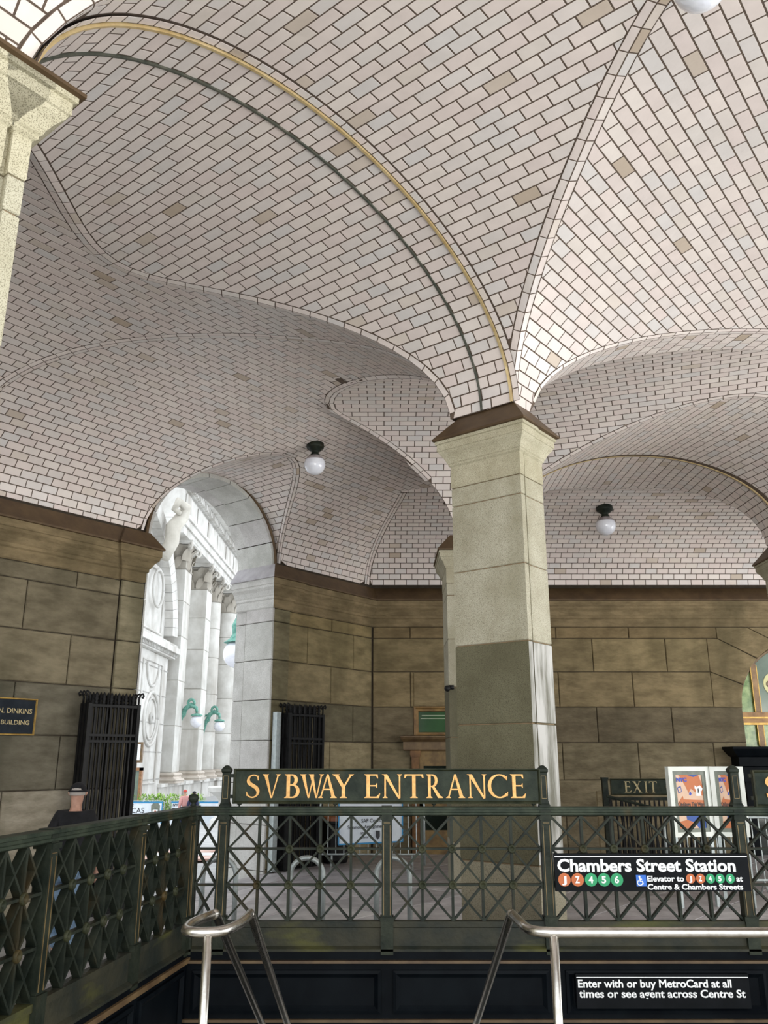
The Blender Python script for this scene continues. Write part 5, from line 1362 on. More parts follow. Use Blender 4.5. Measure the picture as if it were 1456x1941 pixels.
for k in range(1, 22):
    xx = x0-.09+(x1-x0+.1)*k/22; mb = MB(); mb.lathe([(.012, .1), (.03, .25), (.03, .35), (.012, .5), (.012, .7), (.026, .82), (.012, zt3-.04)], (xx, YX, 0), 6); adopt(mb.build('baluster', M['iron'], None), e2)
pa, pb = at(1150, 1509, YX-.5), at(1258, 1536, YX-.5)
mb = MB(); mb.tube([pa, pb, pb+np.array((.18, 0, -.02))], .022, 8); mb.tube([pb, pb*np.array((1,1,0))+np.array((0,0,0))], .02, 8); adopt(mb.build('sloping_handrail', M['bronze'], None), e2)
for k in range(9):
    q = pa+(pb-pa)*(k+.5)/9; mb = MB(); mb.tube([q, (q[0], q[1], .0)], .012, 6); adopt(mb.build('baluster', M['iron'], None), e2)
mb = MB(); mb.lathe([(0, .06), (.03, .03), (.03, 0)], pb, 10); adopt(mb.build('knob', M['bronze'], None), e2)
# pale box frame left of it
xx = at(1132, 1500, 15.2)[0]; mb = MB(); mb.bbox(xx, xx+.22, 15.2, 15.3, 0, at(1135, 1500, 15.2)[2]); o = mb.build('notice_stand', M['limestone'], None); o.color = (2.4, 2.3, 2.0, 1); tag(o, 'tan upright notice stand beside the far EXIT board', 'stand')

# ---- poster kiosk of two white framed panels
def poster(pa, pb, y0, y1, z0, z1, label, full=True, cut=0):
    """panel from plan (pa,y0) to (pb,y1)"""
    A_ = np.array((pa, y0)); B_ = np.array((pb, y1)); e = (B_-A_); L = np.linalg.norm(e); e /= L; nn = np.array((e[1], -e[0])); ex = vec(e); en = vec(nn)
    t = empty('poster_panel', (A_[0], A_[1], 0)); tag(t, label, 'poster stand', 'white framed poster panels behind the right railing')
    o3 = np.array((A_[0], A_[1], 0.))
    def R(x, z, o): return o3+ex*x+np.array((0,0,z))+en*o
    def ring(d, o): return [R(d, z0+d, o), R(L-d, z0+d, o), R(L-d, z1-d, o), R(d, z1-d, o)]
    mb = MB(); mb.rings([ring(0, -.05), ring(0, .03), ring(.055, .03), ring(.055, .01)], True, False); adopt(mb.build('frame', M['frame_white'], None), t)
    mb = MB(); mb.rings([ring(.055, .012), ring(.055, .018), ring(.10, .018), ring(.10, .006)], False, False); adopt(mb.build('surround', M['frame_grey'], None), t)
    X0, X1, Z0, Z1 = .10, L-.10, z0+.10, z1-.10; W_, Hh_ = X1-X0, Z1-Z0
    def shp(poly, mat, nm, o): 
        mb = MB(); mb.prism([(X0+x*W_, Z0+z*Hh_) for x, z in poly], o3+en*.0, ex, (0,0,1), en*o); return adopt(mb.build(nm, mat, None), t)
    shp([(0,0),(1,0),(1,1),(0,1)], M['poster_cream'], 'poster', .009)
    shp([(.12,1),(.88,1),(1,.80),(1,.60),(.78,.64),(.55,.74),(.45,.66),(.34,.80),(.22,.92)], M['poster_orange'], 'print', .011)
    shp([(.0,.46),(.22,.60),(.24,.54),(1,.52),(1,.30),(.24,.36),(.22,.24)], M['poster_orange'], 'print', .0112)
    shp([(.28,.30),(1,.28),(1,0),(.72,0),(.60,.10),(.30,.16)], M['poster_blue'], 'print', .0114)
    shp([(.0,0),(.45,0),(.60,.08),(.35,.16),(.0,.12)], M['poster_orange'], 'print', .0113)
    shp([(.45,1),(.9,1),(.68,.955)], M['poster_blue'], 'print', .0116)
    shp([(.70,.80),(.78,.77),(.90,.80),(1,.74),(.95,.69),(.92,.70),(.92,.60),(.73,.60),(.74,.72),(.69,.74)], M['white_text'], 'print', .0118)
    shp([(.80,.73),(.84,.75),(.86,.70),(.83,.66),(.85,.64),(.80,.65)], M['ink'], 'print', .0122)
    shp([(.03,.76),(.17,.79),(.20,.68),(.07,.65)], M['poster_blue'], 'print', .0118); shp([(.06,.745),(.15,.765),(.17,.69),(.09,.67)], M['poster_cream'], 'print', .0122)
    shp([(.47,.66),(.53,.68),(.56,.64),(.52,.61),(.47,.62)], M['poster_logo'], 'print', .0118)
    def tx(s, x0, x1, zb, zt, mat, bold): text_obj(s, R(X0+x0*W_, Z0+zb*Hh_, .0125), ex, (0,0,1), (x1-x0)*W_, (zt-zb)*Hh_, mat, t, 'lettering', .002, bold, en=en)
    tx('NYC', .02, .42, .875, .945, M['poster_logo'], .06); tx('CityStore This Way', .02, .99, .405, .485, M['ink'], .02)
    for lx_ in (.04, L-.04):
        mb = MB(); mb.box(R(lx_, z0/2+.0, -.01), (.04, .04, z0), (ex, en, (0,0,1))); adopt(mb.build('leg', M['galv'], None), t)
    return t
YP = 10.9
pz_b, pz_t = at(1320, 1587, YP)[2], at(1305, 1453, YP)[2]
xa, xb_, xc = at(1268, 1500, YP)[0], at(1352, 1500, YP)[0], at(1409, 1500, YP)[0]
poster(xa, xb_, YP, YP+.12, pz_b, pz_t, 'white framed poster reading CityStore This Way, left one of the pair, fully visible')
poster(xb_+.012, xc+.03, YP+.10, YP+.02, pz_b, pz_t, 'white framed orange poster partly hidden by the bronze post at the right')
barricade(at(1262, 1600, 11.6)[0], at(1470, 1600, 11.6)[0], 11.6, 0., 'steel crowd barrier standing behind the two posters', n=15, h=.98)

c = at(848, 1305, 12.36); mb = MB(); mb.lathe([(.045*math.sin(q), .045*math.cos(q)) for q in np.linspace(.01, 3.1, 10)], c, 16); mb.bbox(c[0]+.02, c[0]+.1, 12.38, 12.42, c[2]-.01, c[2]+.05)
o = mb.build('security_camera', M['iron'], None, smooth=True); tag(o, 'small black dome camera on the half hidden pier behind the central one', 'camera')

# ================================================================ PEOPLE
def skin_body(name, verts, edges, radii, mat, parent, root=0, sub=2):
    me = bpy.data.meshes.new(name); me.from_pydata([tuple(v) for v in verts], edges, []); me.update()
    o = bpy.data.objects.new(name, me); COL.objects.link(o)
    m = o.modifiers.new('skin', 'SKIN'); m.use_smooth_shade = True
    sv = me.skin_vertices[0].data
    for i, r in enumerate(radii):
        sv[i].radius = (r if isinstance(r, tuple) else (r, r)); sv[i].use_root = (i == root)
    s = o.modifiers.new('sub', 'SUBSURF'); s.levels = sub; s.render_levels = sub
    dg = bpy.context.evaluated_depsgraph_get(); dg.update()
    me2 = bpy.data.meshes.new_from_object(o.evaluated_get(dg)); bpy.data.objects.remove(o); me2.name = name
    me2.polygons.foreach_set('use_smooth', [True]*len(me2.polygons)); me2.materials.clear(); me2.materials.append(mat)
    o = bpy.data.objects.new(name, me2); COL.objects.link(o); adopt(o, parent); return o
def person(loc, yaw, ht, label, jacket, trousers, cap=None, hair=None, skin='skin', grp=None, stride=.16, lean=.03, shoe='leather', detail=True):
    """standing / walking figure seen from behind; body is one continuous mesh, clothing and hair are its children"""
    t = empty('person', loc); tag(t, label, 'person', grp); k = ht/1.75
    cy, sy = math.cos(yaw), math.sin(yaw)
    def T(p): x, y, z = (p[0]*k, p[1]*k, p[2]*k); return np.array((loc[0]+x*cy-y*sy, loc[1]+x*sy+y*cy, loc[2]+z))
    s = stride
    J = {'pel': (0, 0, .93), 'wst': (0, .01, 1.06), 'chs': (0, .02+lean, 1.27), 'nkb': (0, .01+lean, 1.45), 'nk': (0, .03+lean, 1.52), 'hd': (0, .05+lean, 1.62), 'hdt': (0, .045+lean, 1.68),
         'shL': (-.17, lean, 1.41), 'shR': (.17, lean, 1.41), 'elL': (-.235, -.06, 1.12), 'elR': (.235, .05, 1.12), 'wrL': (-.25, .02, .87), 'wrR': (.25, .20, .89),
         'hpL': (-.085, 0, .90), 'hpR': (.085, 0, .90), 'knL': (-.095, s*.55, .50), 'knR': (.095, -s*.2, .49), 'anL': (-.10, s, .10), 'anR': (.10, -s, .12), 'toL': (-.11, s+.17, .035), 'toR': (.11, -s+.16, .045)}
    R_ = {'pel': (.15, .11), 'wst': (.14, .10), 'chs': (.165, .11), 'nkb': (.09, .08), 'nk': .055, 'hd': (.078, .095), 'hdt': (.070, .085), 'shL': .065, 'shR': .065, 'elL': .045, 'elR': .045, 'wrL': .028, 'wrR': .028,
          'hpL': .09, 'hpR': .09, 'knL': .06, 'knR': .06, 'anL': .038, 'anR': .038, 'toL': .03, 'toR': .03}
    Ed_ = [('pel','wst'),('wst','chs'),('chs','nkb'),('nkb','nk'),('nk','hd'),('hd','hdt'),('chs','shL'),('chs','shR'),('shL','elL'),('elL','wrL'),('shR','elR'),('elR','wrR'),('pel','hpL'),('hpL','knL'),('knL','anL'),('anL','toL'),('pel','hpR'),('hpR','knR'),('knR','anR'),('anR','toR')]
    def build(nm, keys, grow, mat, repl=None, root='pel'):
        idx = {q: i for i, q in enumerate(keys)}; V = [T((repl or {}).get(q, J[q])) for q in keys]
        E_ = [(idx[a_], idx[b_]) for a_, b_ in Ed_ if a_ in idx and b_ in idx]; rad = []
        for q in keys:
            r = R_[q]; g = grow
            rad.append(tuple((v+g)*k for v in r) if isinstance(r, tuple) else (r+g)*k)
        return skin_body(nm, V, E_, rad, mat, t, idx.get(root, 0))
    body = build('body', list(J), 0, M[skin])
    build('trousers', ['pel', 'hpL', 'knL', 'anL', 'hpR', 'knR', 'anR'], .022, M[trousers])
    build('jacket', ['pel', 'wst', 'chs', 'nkb', 'shL', 'elL', 'wrL', 'shR', 'elR', 'wrR'], .026, M[jacket], repl={'pel': (0, 0, .97), 'wrL': (-.247, 0, .90), 'wrR': (.247, .185, .92)}, root='chs')
    for q in ('L', 'R'):
        mb = MB(); a_ = J['an'+q]; b_ = J['to'+q]; pts = [T((a_[0], a_[1]-.06, .05)), T((a_[0], a_[1], .055)), T((b_[0], b_[1]-.04, .045)), T((b_[0], b_[1]+.04, .035))]
        mb.tube(pts, [.035*k, .05*k, .048*k, .025*k], 10); adopt(mb.build('shoe', M[shoe], None, smooth=True), t)
    if detail:                     # hands: palm with five separate, slightly curled fingers
        for q, sg in (('L', -1), ('R', 1)):
            w = np.array(J['wr'+q]); mb = MB(); d = np.array((0, .10, -.99)); 
            mb.tube([T(w), T(w+d*.03), T(w+d*.07), T(w+d*.095)], [.024*k, .030*k, .036*k, .030*k], 8)
            adopt(mb.build('palm', M[skin], None, smooth=True), t)
            for f in range(4):
                yb = (f-1.5)*.019; L_ = (.062, .075, .08, .070)[f]; b0 = w+d*.09+np.array((0, yb, 0)); c1 = b0+d*L_*.5+np.array((-sg*.006, 0, 0)); c2 = b0+d*L_*.95+np.array((-sg*.022, .0, 0)); mb = MB(); mb.tube([T(b0), T(c1), T(c2)], [.0095*k, .009*k, .007*k], 7); adopt(mb.build('finger', M[skin], None, smooth=True), t)
            b0 = w+d*.04+np.array((-sg*.0, .030, 0)); mb = MB(); mb.tube([T(b0), T(b0+np.array((-sg*.01, .022, -.03))), T(b0+np.array((-sg*.016, .028, -.058)))], [.011*k, .0105*k, .008*k], 7); adopt(mb.build('thumb', M[skin], None, smooth=True), t)
    hc = np.array(J['hd'])+np.array((0, .0, .035))
    # ears, nose, eyes
    for sg in (-1, 1):
        mb = MB(); mb.tube([T(hc+np.array((sg*.082, .0, -.035))), T(hc+np.array((sg*.092, -.008, -.01))), T(hc+np.array((sg*.084, 0, .018)))], [.008*k, .014*k, .009*k], 7); adopt(mb.build('ear', M[skin], None, smooth=True), t)
        mb = MB(); mb.lathe([(0, -.011*k), (.008*k, -.007*k), (.011*k, 0), (.008*k, .007*k), (0, .011*k)], T(hc+np.array((sg*.032, .092, -.005))), 8); adopt(mb.build('eye', M['ink'], None, smooth=True), t)
    mb = MB(); mb.tube([T(hc+np.array((0, .09, .01))), T(hc+np.array((0, .118, -.025))), T(hc+np.array((0, .10, -.035)))], [.008*k, .014*k, .010*k], 7); adopt(mb.build('nose', M[skin], None, smooth=True), t)
    mb = MB(); mb.tube([T(hc+np.array((-.022, .094, -.058))), T(hc+np.array((0, .100, -.060))), T(hc+np.array((.022, .094, -.058)))], .005*k, 6); adopt(mb.build('mouth', M['pink'], None, smooth=True), t)
    def shell(nm, th0, th1, grow, mat, ztop, yo=0.):
        mb = MB(); rg = []
        for th in np.linspace(th0, th1, 8): rg.append([T(hc+np.array(((.082+grow)*math.cos(a_)*math.sin(th), (.102+grow)*math.sin(a_)*math.sin(th)+yo, ztop*math.cos(th)))) for a_ in np.linspace(0, 2*math.pi, 20, endpoint=False)])
        mb.rings(rg, True, False); return adopt(mb.build(nm, mat, None, smooth=True), t)
    if hair: shell('hair', .1, 1.95, .004, M[hair], .085, -.012)
    if cap:
        shell('cap', .06, 1.50, .010, M[cap], .105)
        mb = MB(); mb.tube([T(hc+np.array(((.092)*math.cos(a_), (.112)*math.sin(a_), .012))) for a_ in np.linspace(0, 2*math.pi, 25)], .011*k, 7); adopt(mb.build('cap_band', M[cap], None, smooth=True), t)
    return t
mx = at(145, 1500, 9.0)
person((mx[0], 9.0, floor_z(mx[0], 9.0)), .12, 1.66, 'man seen from behind in black jacket, black cap and jeans beyond the left railing', 'cloth_black', 'denim', cap='cloth_black', hair='hair_grey')

# ================================================================ OUTSIDE THE ARCH
FX = -16.0
def fa(px, py): p = atx(px, py, (FX, 0, 0), (1, 0, 0)); return p[1], p[2]-H0
GZ = -3.35
# ground
mb = MB(); g0 = [CR+a2*-30+b2*.75, CR+a2*6+b2*.75]
mb.add([(-60, -30, -1.1), (-17, -12, -.75), tuple(list(CR+a2*8+b2*.78)+[-.12]), (0, 140, -4.8+H0-.4), (-60, 140, -4.8+H0-.4)], [(0,1,2,3,4)])
gs = MB()
A_ = [(-14.5, -8, -.62), (.9, 17.4, -.10), (-3, 45, -1.35), (-30, 45, -1.5), (-45, -8, -1.2)]; B_ = [(-3, 45, -1.35), (-30, 45, -1.5), (-40, 140, -1.9), (8, 140, -1.9)]
gs.add(A_, [(0,1,2,3,4)]); gs.add(B_, [(0,3,2,1)] if False else [(0,1,2,3)])
o = gs.build('floor', M['asphalt'], fix=False); struct(o, 'pale street and forecourt outside the arch')
def gz(x, y): return float(np.interp(y, [17, 45, 140], [-.18, -1.36, -1.9]))
# pinkish brick forecourt bands near the arch
M['brick_pave'] = noise_mat('pink_brick_paving', (.42,.24,.19), (.60,.44,.38), 3, .85, tint=True)
for i in range(12):
    for j in range(5):
        y0 = 17.6+i*1.0; x0 = -8.2+j*1.25-(i*.28)
        V = [(x0, y0), (x0+1.2, y0), (x0+1.2, y0+.95), (x0, y0+.95)]
        flag(V, lambda x, y: gz(x, y)+.05+.004*x, o, M['brick_pave'] if (i % 2 == 0) else M['paving'], th=.04, name='paving_slab', tl=(.85, 1.15))

t = empty('grand_building', (FX, 70, GZ+H0)); tag(t, 'white stone building with giant columns, capitals and a great arch across the street', 'building')
XA = np.array((1., 0, 0)); YA = np.array((0, 1., 0))
def fbox(x0, x1, y0, y1, z0, z1, nm='wall', c=None, mat='marble', bev=0):
    mb = MB(); mb.bbox(x0, x1, y0, y1, z0+H0, z1+H0); o = adopt(mb.build(nm, M[mat], None), t)
    o.color = (c, c, c, 1) if isinstance(c, (int, float)) else (c or (1, 1, 1, 1))
    if bev: bevel_obj(o, bev)
    return o
# main wall behind the columns with ashlar courses, and the bay with the niche
fbox(FX-9, FX-1.6, 62.2, 130, GZ, 16, 'wall', .88)
zc = -1.6
while zc < 15.4:
    for (ya, yb) in ((64.6, 69.6), (74.9, 78.2)):
        if not (ya < 70 and 3.2 < zc < 12.2): fbox(FX-1.62, FX-1.5, ya, yb, zc+.02, zc+1.38, 'stone', random.uniform(.93, 1.05))
    zc += 1.42
# pedestal / plinth course
for (ya, yb, xo) in ((61.2, 67.9, .35), (68.7, 75.0, .35), (75.0, 80.6, .45), (80.4, 89.5, .7)):
    fbox(FX-1.5, FX+xo, ya, yb, GZ, -1.75, 'pedestal', .97, bev=.03); fbox(FX-1.5, FX+xo+.15, ya-.12, yb+.12, -1.95, -1.72, 'pedestal_cap', 1.03)
def base_mould(x, y, r, z, square=False):
    prof = [(1.32, 0), (1.32, .12), (1.38, .2), (1.32, .30), (1.2, .34), (1.14, .44), (1.2, .52), (1.24, .60), (1.16, .68), (1.0, .74)]
    mb = MB()
    if square: mb.rings([[(x+a_*r*q, y+b_*r*q, z+zz+H0) for a_, b_ in ((-1,-1),(1,-1),(1,1),(-1,1))] for q, zz in prof])
    else: mb.lathe([(r*q, zz) for q, zz in prof], (x, y, z+H0), 28)
    o = adopt(mb.build('base', M['marble'], None, smooth=not square), t); o.color = (.9, .82, .75, 1); return o
def leaf(mb, c, out, up, w, h, curl):
    out = np.array(out, float); up = np.array(up, float); sd = np.cross(out, up); V = []; F = []
    prof = [(.0, .0, .9), (.25, .04, 1.0), (.55, .10, .9), (.8, .22, .7), (.95, .36, .45), (1.0, .48, .28), (.93, .56, .12)]
    for z_, o_, w_ in prof:
        for s_, dd in ((-.5, -.05), (-.22, .03), (0, -.02), (.22, .03), (.5, -.05)): V.append(c+up*h*z_+out*(o_*curl+dd*w)+sd*w*s_*w_)
    for i in range(len(prof)-1):
        for k in range(4): F.append((i*5+k, i*5+k+1, (i+1)*5+k+1, (i+1)*5+k))
    mb.add(V, F)
def capital(x, y, r, z0, z1, square=False):
    h = z1-z0; mb = MB(); prof = [(1.0, 0), (1.06, .03), (1.0, .06), (.98, .5), (1.06, .75), (1.25, .86)]
    if square: mb.rings([[(x+a_*r*q, y+b_*r*q, z0+zz*h+H0) for a_, b_ in ((-1,-1),(1,-1),(1,1),(-1,1))] for q, zz in prof])
    else: mb.lathe([(r*q, zz*h) for q, zz in prof], (x, y, z0+H0), 24)
    adopt(mb.build('capital', M['marble'], None), t).color = (.6, .57, .52, 1)  # bell and leaves tinted darker: shading of the carving put into the colour
    mb = MB(); n = 8
    for ring, (zz, hh, off) in enumerate(((.03, .40, 0), (.30, .42, .5), (.52, .34, 0))):
        for k in range(n):
            th = 2*math.pi*(k+off)/n+.39; d = np.array((math.cos(th), math.sin(th), 0)); q = (1/max(abs(d[0]), abs(d[1]))) if square else 1
            leaf(mb, np.array((x, y, z0+zz*h+H0))+d*r*1.0*q, d, (0,0,1), r*.78, hh*h, r*(.75+.15*ring))
    adopt(mb.build('acanthus_leaves', M['marble'], None, smooth=True), t).color = (.66, .62, .56, 1)
    for a_, b_ in ((-1,-1),(1,-1),(1,1),(-1,1)):      # volutes
        mb = MB(); c = np.array((x+a_*r*1.28, y+b_*r*1.28, z1-.20*h+H0)); d = np.array((a_, b_, 0))/1.414; mb.tube([c-d*r*.5+np.array((0,0,-.18*h))]+[c+d*(.16*h*(1-.09*q)*math.sin(q*.8))+np.array((0,0,.16*h*(1-.09*q)*math.cos(q*.8))) for q in range(9)], r*.11, 6)
        adopt(mb.build('volute', M['marble'], None, smooth=True), t).color = (.95, .93, .9, 1)
    mb = MB(); rg = [[(x+a_*r*q, y+b_*r*q, z0+zz*h+H0) for a_, b_ in ((-1,-1),(1,-1),(1,1),(-1,1))] for q, zz in ((1.36, .88), (1.46, .92), (1.46, .97), (1.52, 1.0))]; mb.rings(rg); adopt(mb.build('abacus', M['marble'], None), t)
def shaft(x, y, r, z0, z1, joints, square=False, tap=.9):
    for i in range(len(joints)-1):
        a_, b_ = joints[i]+.03, joints[i+1]-.03; f = lambda z: r*(1-(1-tap)*(z-z0)/(z1-z0)); mb = MB()
        if square: mb.rings([[(x+p*r*q, y+s_*r*q, z+H0) for p, s_ in ((-1,-1),(1,-1),(1,1),(-1,1))] for q, z in ((.985, a_), (1, a_+.04), (1, b_-.04), (.985, b_))])
        else: mb.lathe([(f(a_)*.985, a_-z0), (f(a_), a_-z0+.04), (f(b_), b_-z0-.04), (f(b_)*.985, b_-z0)], (x, y, z0+H0), 32)
        o = adopt(mb.build('drum' if not square else 'stone', M['marble'], None, smooth=not square), t); kk = random.uniform(.95, 1.05); o.color = (kk, kk, kk*.99, 1)
    mb = MB(); q = r*.96
    if square: mb.bbox(x-q, x+q, y-q, y+q, z0+H0, z1+H0)
    else: mb.lathe([(q, 0), (q*tap, z1-z0)], (x, y, z0+H0), 24)
    adopt(mb.build('core', M['marble'], None), t).color = (.7, .68, .64, 1)
JT = [-1.0, 2.3, 5.6, 8.9, 11.6, 14.1]
for (x, y, r, sq) in ((FX-.45, 64.4, 1.05, True), (FX-.45, 72.6, 1.05, True), (FX-.35, 78.3, 1.0, False), (FX+.1, 84.6, 1.15, False), (FX+.1, 93.5, 1.15, False), (FX+.1, 102.5, 1.15, False)):
    base_mould(x, y, r, -1.74, sq); shaft(x, y, r, -1.0, 14.1, JT, sq, 1 if sq else .88); capital(x, y, r*(1 if sq else .88), 14.1, 16.3, sq)
# niche bay: hood, panel and relief
yn = 69.0
fbox(FX-1.62, FX-1.1, yn-1.4, yn+1.4, 11.6, 12.3, 'hood', .92); 
for k in range(12): fbox(FX-1.1, FX-.9, yn-1.35+k*.225, yn-1.24+k*.225, 11.35, 11.6, 'dentil', .95)
fbox(FX-1.62, FX-1.35, yn-1.25, yn+1.25, 9.2, 11.2, 'panel', .98, bev=.06)
fbox(FX-1.62, FX-1.0, yn-1.5, yn+1.5, 8.2, 8.8, 'hood', .95)
fbox(FX-1.75, FX-1.55, yn-1.1, yn+1.1, 4.4, 8.1, 'niche_back', .70)
for s_ in (-1, 1): fbox(FX-1.62, FX-1.2, yn+s_*1.25-.15, yn+s_*1.25+.15, 4.2, 8.1, 'niche_side', .97)
mb = MB(); c = np.array((FX-1.25, yn, 0))
mb.tube([c+np.array((0, .1, 4.5+H0)), c+np.array((.05, .15, 5.2+H0)), c+np.array((.1, .0, 6.0+H0)), c+np.array((.1, -.1, 6.7+H0)), c+np.array((.05, -.1, 7.05+H0))], [.42, .46, .34, .38, .12], 12)
mb.lathe([(0, -.24), (.17, -.14), (.20, 0), (.15, .16), (0, .24)], c+np.array((.1, -.1, 7.35+H0)), 12); mb.tube([c+np.array((.1, -.35, 6.6+H0)), c+np.array((.35, -.55, 6.0+H0)), c+np.array((.45, -.2, 5.6+H0))], [.12, .11, .07], 8)
adopt(mb.build('relief_figure', M['marble'], None, smooth=True), t).color = (.62, .6, .55, 1)
fbox(FX-1.62, FX-1.0, yn-1.2, yn+1.2, 3.9, 4.35, 'sill', .95)
# entablature running over the columns
def ent(x0, x1, z0, z1, nm, c=.98, y0=60.6, y1=128): return fbox(x0, x1, y0, y1, z0, z1, nm, c)
ent(FX-3, FX+.9, 16.3, 16.9, 'architrave', .95); ent(FX-3, FX+1.05, 16.93, 17.5, 'architrave', .98); ent(FX-3, FX+1.2, 17.53, 17.8, 'architrave', 1.02)
ent(FX-3, FX+.75, 17.8, 19.8, 'frieze', .92)
for k in range(16):
    y = 61.2+k*4.2; fbox(FX+.75, FX+.86, y, y+3.7, 18.0, 19.6, 'frieze_panel', 1.0, bev=.05)
for k in range(118): fbox(FX+.75, FX+1.25, 60.8+k*.57, 60.8+k*.57+.33, 19.85, 20.3, 'dentil', .93)
ent(FX-3, FX+1.0, 19.8, 20.35, 'cornice', .8); ent(FX-3, FX+2.1, 20.35, 20.8, 'cornice', .98); ent(FX-3, FX+2.4, 20.82, 21.2, 'cornice', 1.03)
ent(FX-3.5, FX-.5, 21.2, 24.5, 'attic', .9, 62, 84)
# great arch to the left: pier with panel and medallion, impost, archivolt and keystone
fbox(FX-3.5, FX+.2, 52.8, 61.6, GZ, 7.0, 'arch_pier', .98, bev=.05)
for z in (-1.4, .4, 2.3, 4.2, 6.0): fbox(FX+.15, FX+.24, 52.8, 61.6, z, z+.05, 'joint', .6)
fbox(FX-3.6, FX+.55, 52.4, 62.2, 7.0, 7.35, 'impost', .98); fbox(FX-3.6, FX+.85, 52.0, 62.6, 7.35, 7.75, 'impost', 1.03); fbox(FX-3.6, FX+.65, 52.2, 62.4, 7.75, 8.0, 'impost', .95)
for k in range(30): fbox(FX+.5, FX+.68, 52.5+k*.33, 52.66+k*.33, 7.1, 7.32, 'dentil', .8)
def ringY(y, z, R, r, nm, c=.98, seg=40, a0=0, a1=2*math.pi):
    mb = MB(); mb.tube([(FX+.24, y+R*math.cos(q), z+R*math.sin(q)+H0) for q in np.linspace(a0, a1, seg)], r, 8); o = adopt(mb.build(nm, M['marble'], None, smooth=True), t); o.color = (c, c, c, 1)
ym, zm = fa(279, 1362)
ringY(ym, zm, 1.75, .12, 'medallion'); ringY(ym, zm, 1.35, .08, 'medallion', .92); ringY(ym, zm, .25, .14, 'medallion_boss', .8)
mb = MB(); mb.tube([(FX+.24, y, z+H0) for y, z in ((55.2, -1.6), (55.2, 6.3), (60.0, 6.3), (60.0, -1.6), (55.2, -1.6))], .09, 6); adopt(mb.build('panel_moulding', M['marble'], None), t).color = (1, 1, 1, 1)
ringY(57.6, 6.2, 1.5, .1, 'festoon', .92, 20, math.pi, 2*math.pi)
# upper pier and archivolt
fbox(FX-3.5, FX-.1, 52.8, 61.0, 8.0, 13.2, 'arch_pier', .96, bev=.05)
ringY(57.4, 11.4, 1.3, .1, 'medallion', .92); mb = MB(); mb.tube([(FX-.05, y, z+H0) for y, z in ((55, 8.5), (55, 12.8), (59.9, 12.8), (59.9, 8.5), (55, 8.5))], .09, 6); adopt(mb.build('panel_moulding', M['marble'], None), t)
# spandrel wall above with a curved intrados
yc_, zc_, Ra = 50.0, 8.0, 11.2
for i in range(22):
    t0, t1 = math.radians(4+i*4.1), math.radians(4+(i+1)*4.1-.15)
    poly = [(yc_+Ra*math.cos(t0), zc_+Ra*math.sin(t0)*.78), (yc_+(Ra+1.5)*math.cos(t0), zc_+(Ra+1.5)*math.sin(t0)*.78), (yc_+(Ra+1.5)*math.cos(t1), zc_+(Ra+1.5)*math.sin(t1)*.78), (yc_+Ra*math.cos(t1), zc_+Ra*math.sin(t1)*.78)]
    mb = MB(); mb.prism(poly, (FX+.5, 0, H0), (0,1,0), (0,0,1), (-3, 0, 0)); o = adopt(mb.build('voussoir', M['marble'], None), t); kk = random.uniform(.88, 1.0); o.color = (kk, kk, kk, 1)
fbox(FX-4, FX-.2, 30, 62.5, 13.5, 16.3, 'wall', .9)
# scroll keystone
yk, zk = fa(297, 1000)
mb = MB(); mb.tube([(FX+.9, yk-1.0, zk-2.4+H0), (FX+1.3, yk-.6, zk-1.2+H0), (FX+1.2, yk-.1, zk+H0), (FX+1.6, yk+.5, zk+.9+H0), (FX+1.9, yk+.3, zk+1.6+H0), (FX+1.5, yk-.4, zk+1.8+H0), (FX+1.3, yk-.5, zk+1.2+H0), (FX+1.6, yk-.1, zk+1.0+H0)], [.45, .5, .55, .5, .4, .3, .25, .2], 10); adopt(mb.build('scroll_keystone', M['marble'], None, smooth=True), t).color = (.85, .82, .76, 1)

# bracket lamps on the building
def bracket_lamp(y, z, label):
    t2 = empty('bracket_lamp', (FX+.3, y, z+H0)); tag(t2, label, 'street lamp', 'verdigris bracket lamps on the white building')
    P = lambda o, zz: np.array((FX+.25+o, y-o*.2, z+zz+H0))
    mb = MB(); mb.tube([P(0, -1.5), P(.12, -.7), P(.3, .0), P(.6, .6), P(1.0, .85), P(1.45, .6), P(1.5, .25)], [.08, .12, .16, .19, .19, .14, .1], 8)
    mb.tube([P(.05, .6)]+[P(.32+.27*math.cos(q), .25+.3*math.sin(q)) for q in np.linspace(3.1, 9.0, 14)], .08, 7); mb.tube([P(1.0+.26*math.cos(q), .98+.28*math.sin(q)) for q in np.linspace(-.5, 5.2, 12)], .11, 7)
    mb.tube([P(.0, -1.5), P(-.05, -.4), P(.05, .6)], .09, 7); adopt(mb.build('bracket', M['verdigris'], None, smooth=True), t2)
    mb = MB(); mb.lathe([(.12, .12), (.40, .02), (.46, -.06), (.42, -.1)], P(1.5, .1), 18); adopt(mb.build('shade', M['verdigris'], None), t2)
    mb = MB(); r = .47; mb.lathe([(r*math.sin(q), -r*math.cos(q)) for q in np.linspace(0, 2.5, 12)], P(1.5, -.38), 20); adopt(mb.build('globe', M['globe'], None, smooth=True), t2)
ya_, za_ = fa(331, 1358); bracket_lamp(ya_, za_, 'green bracket lamp with a white globe on the white building, nearer of the two')
ya_, za_ = fa(379, 1368); bracket_lamp(ya_, za_, 'green bracket lamp with a white globe on the white building, farther of the two')
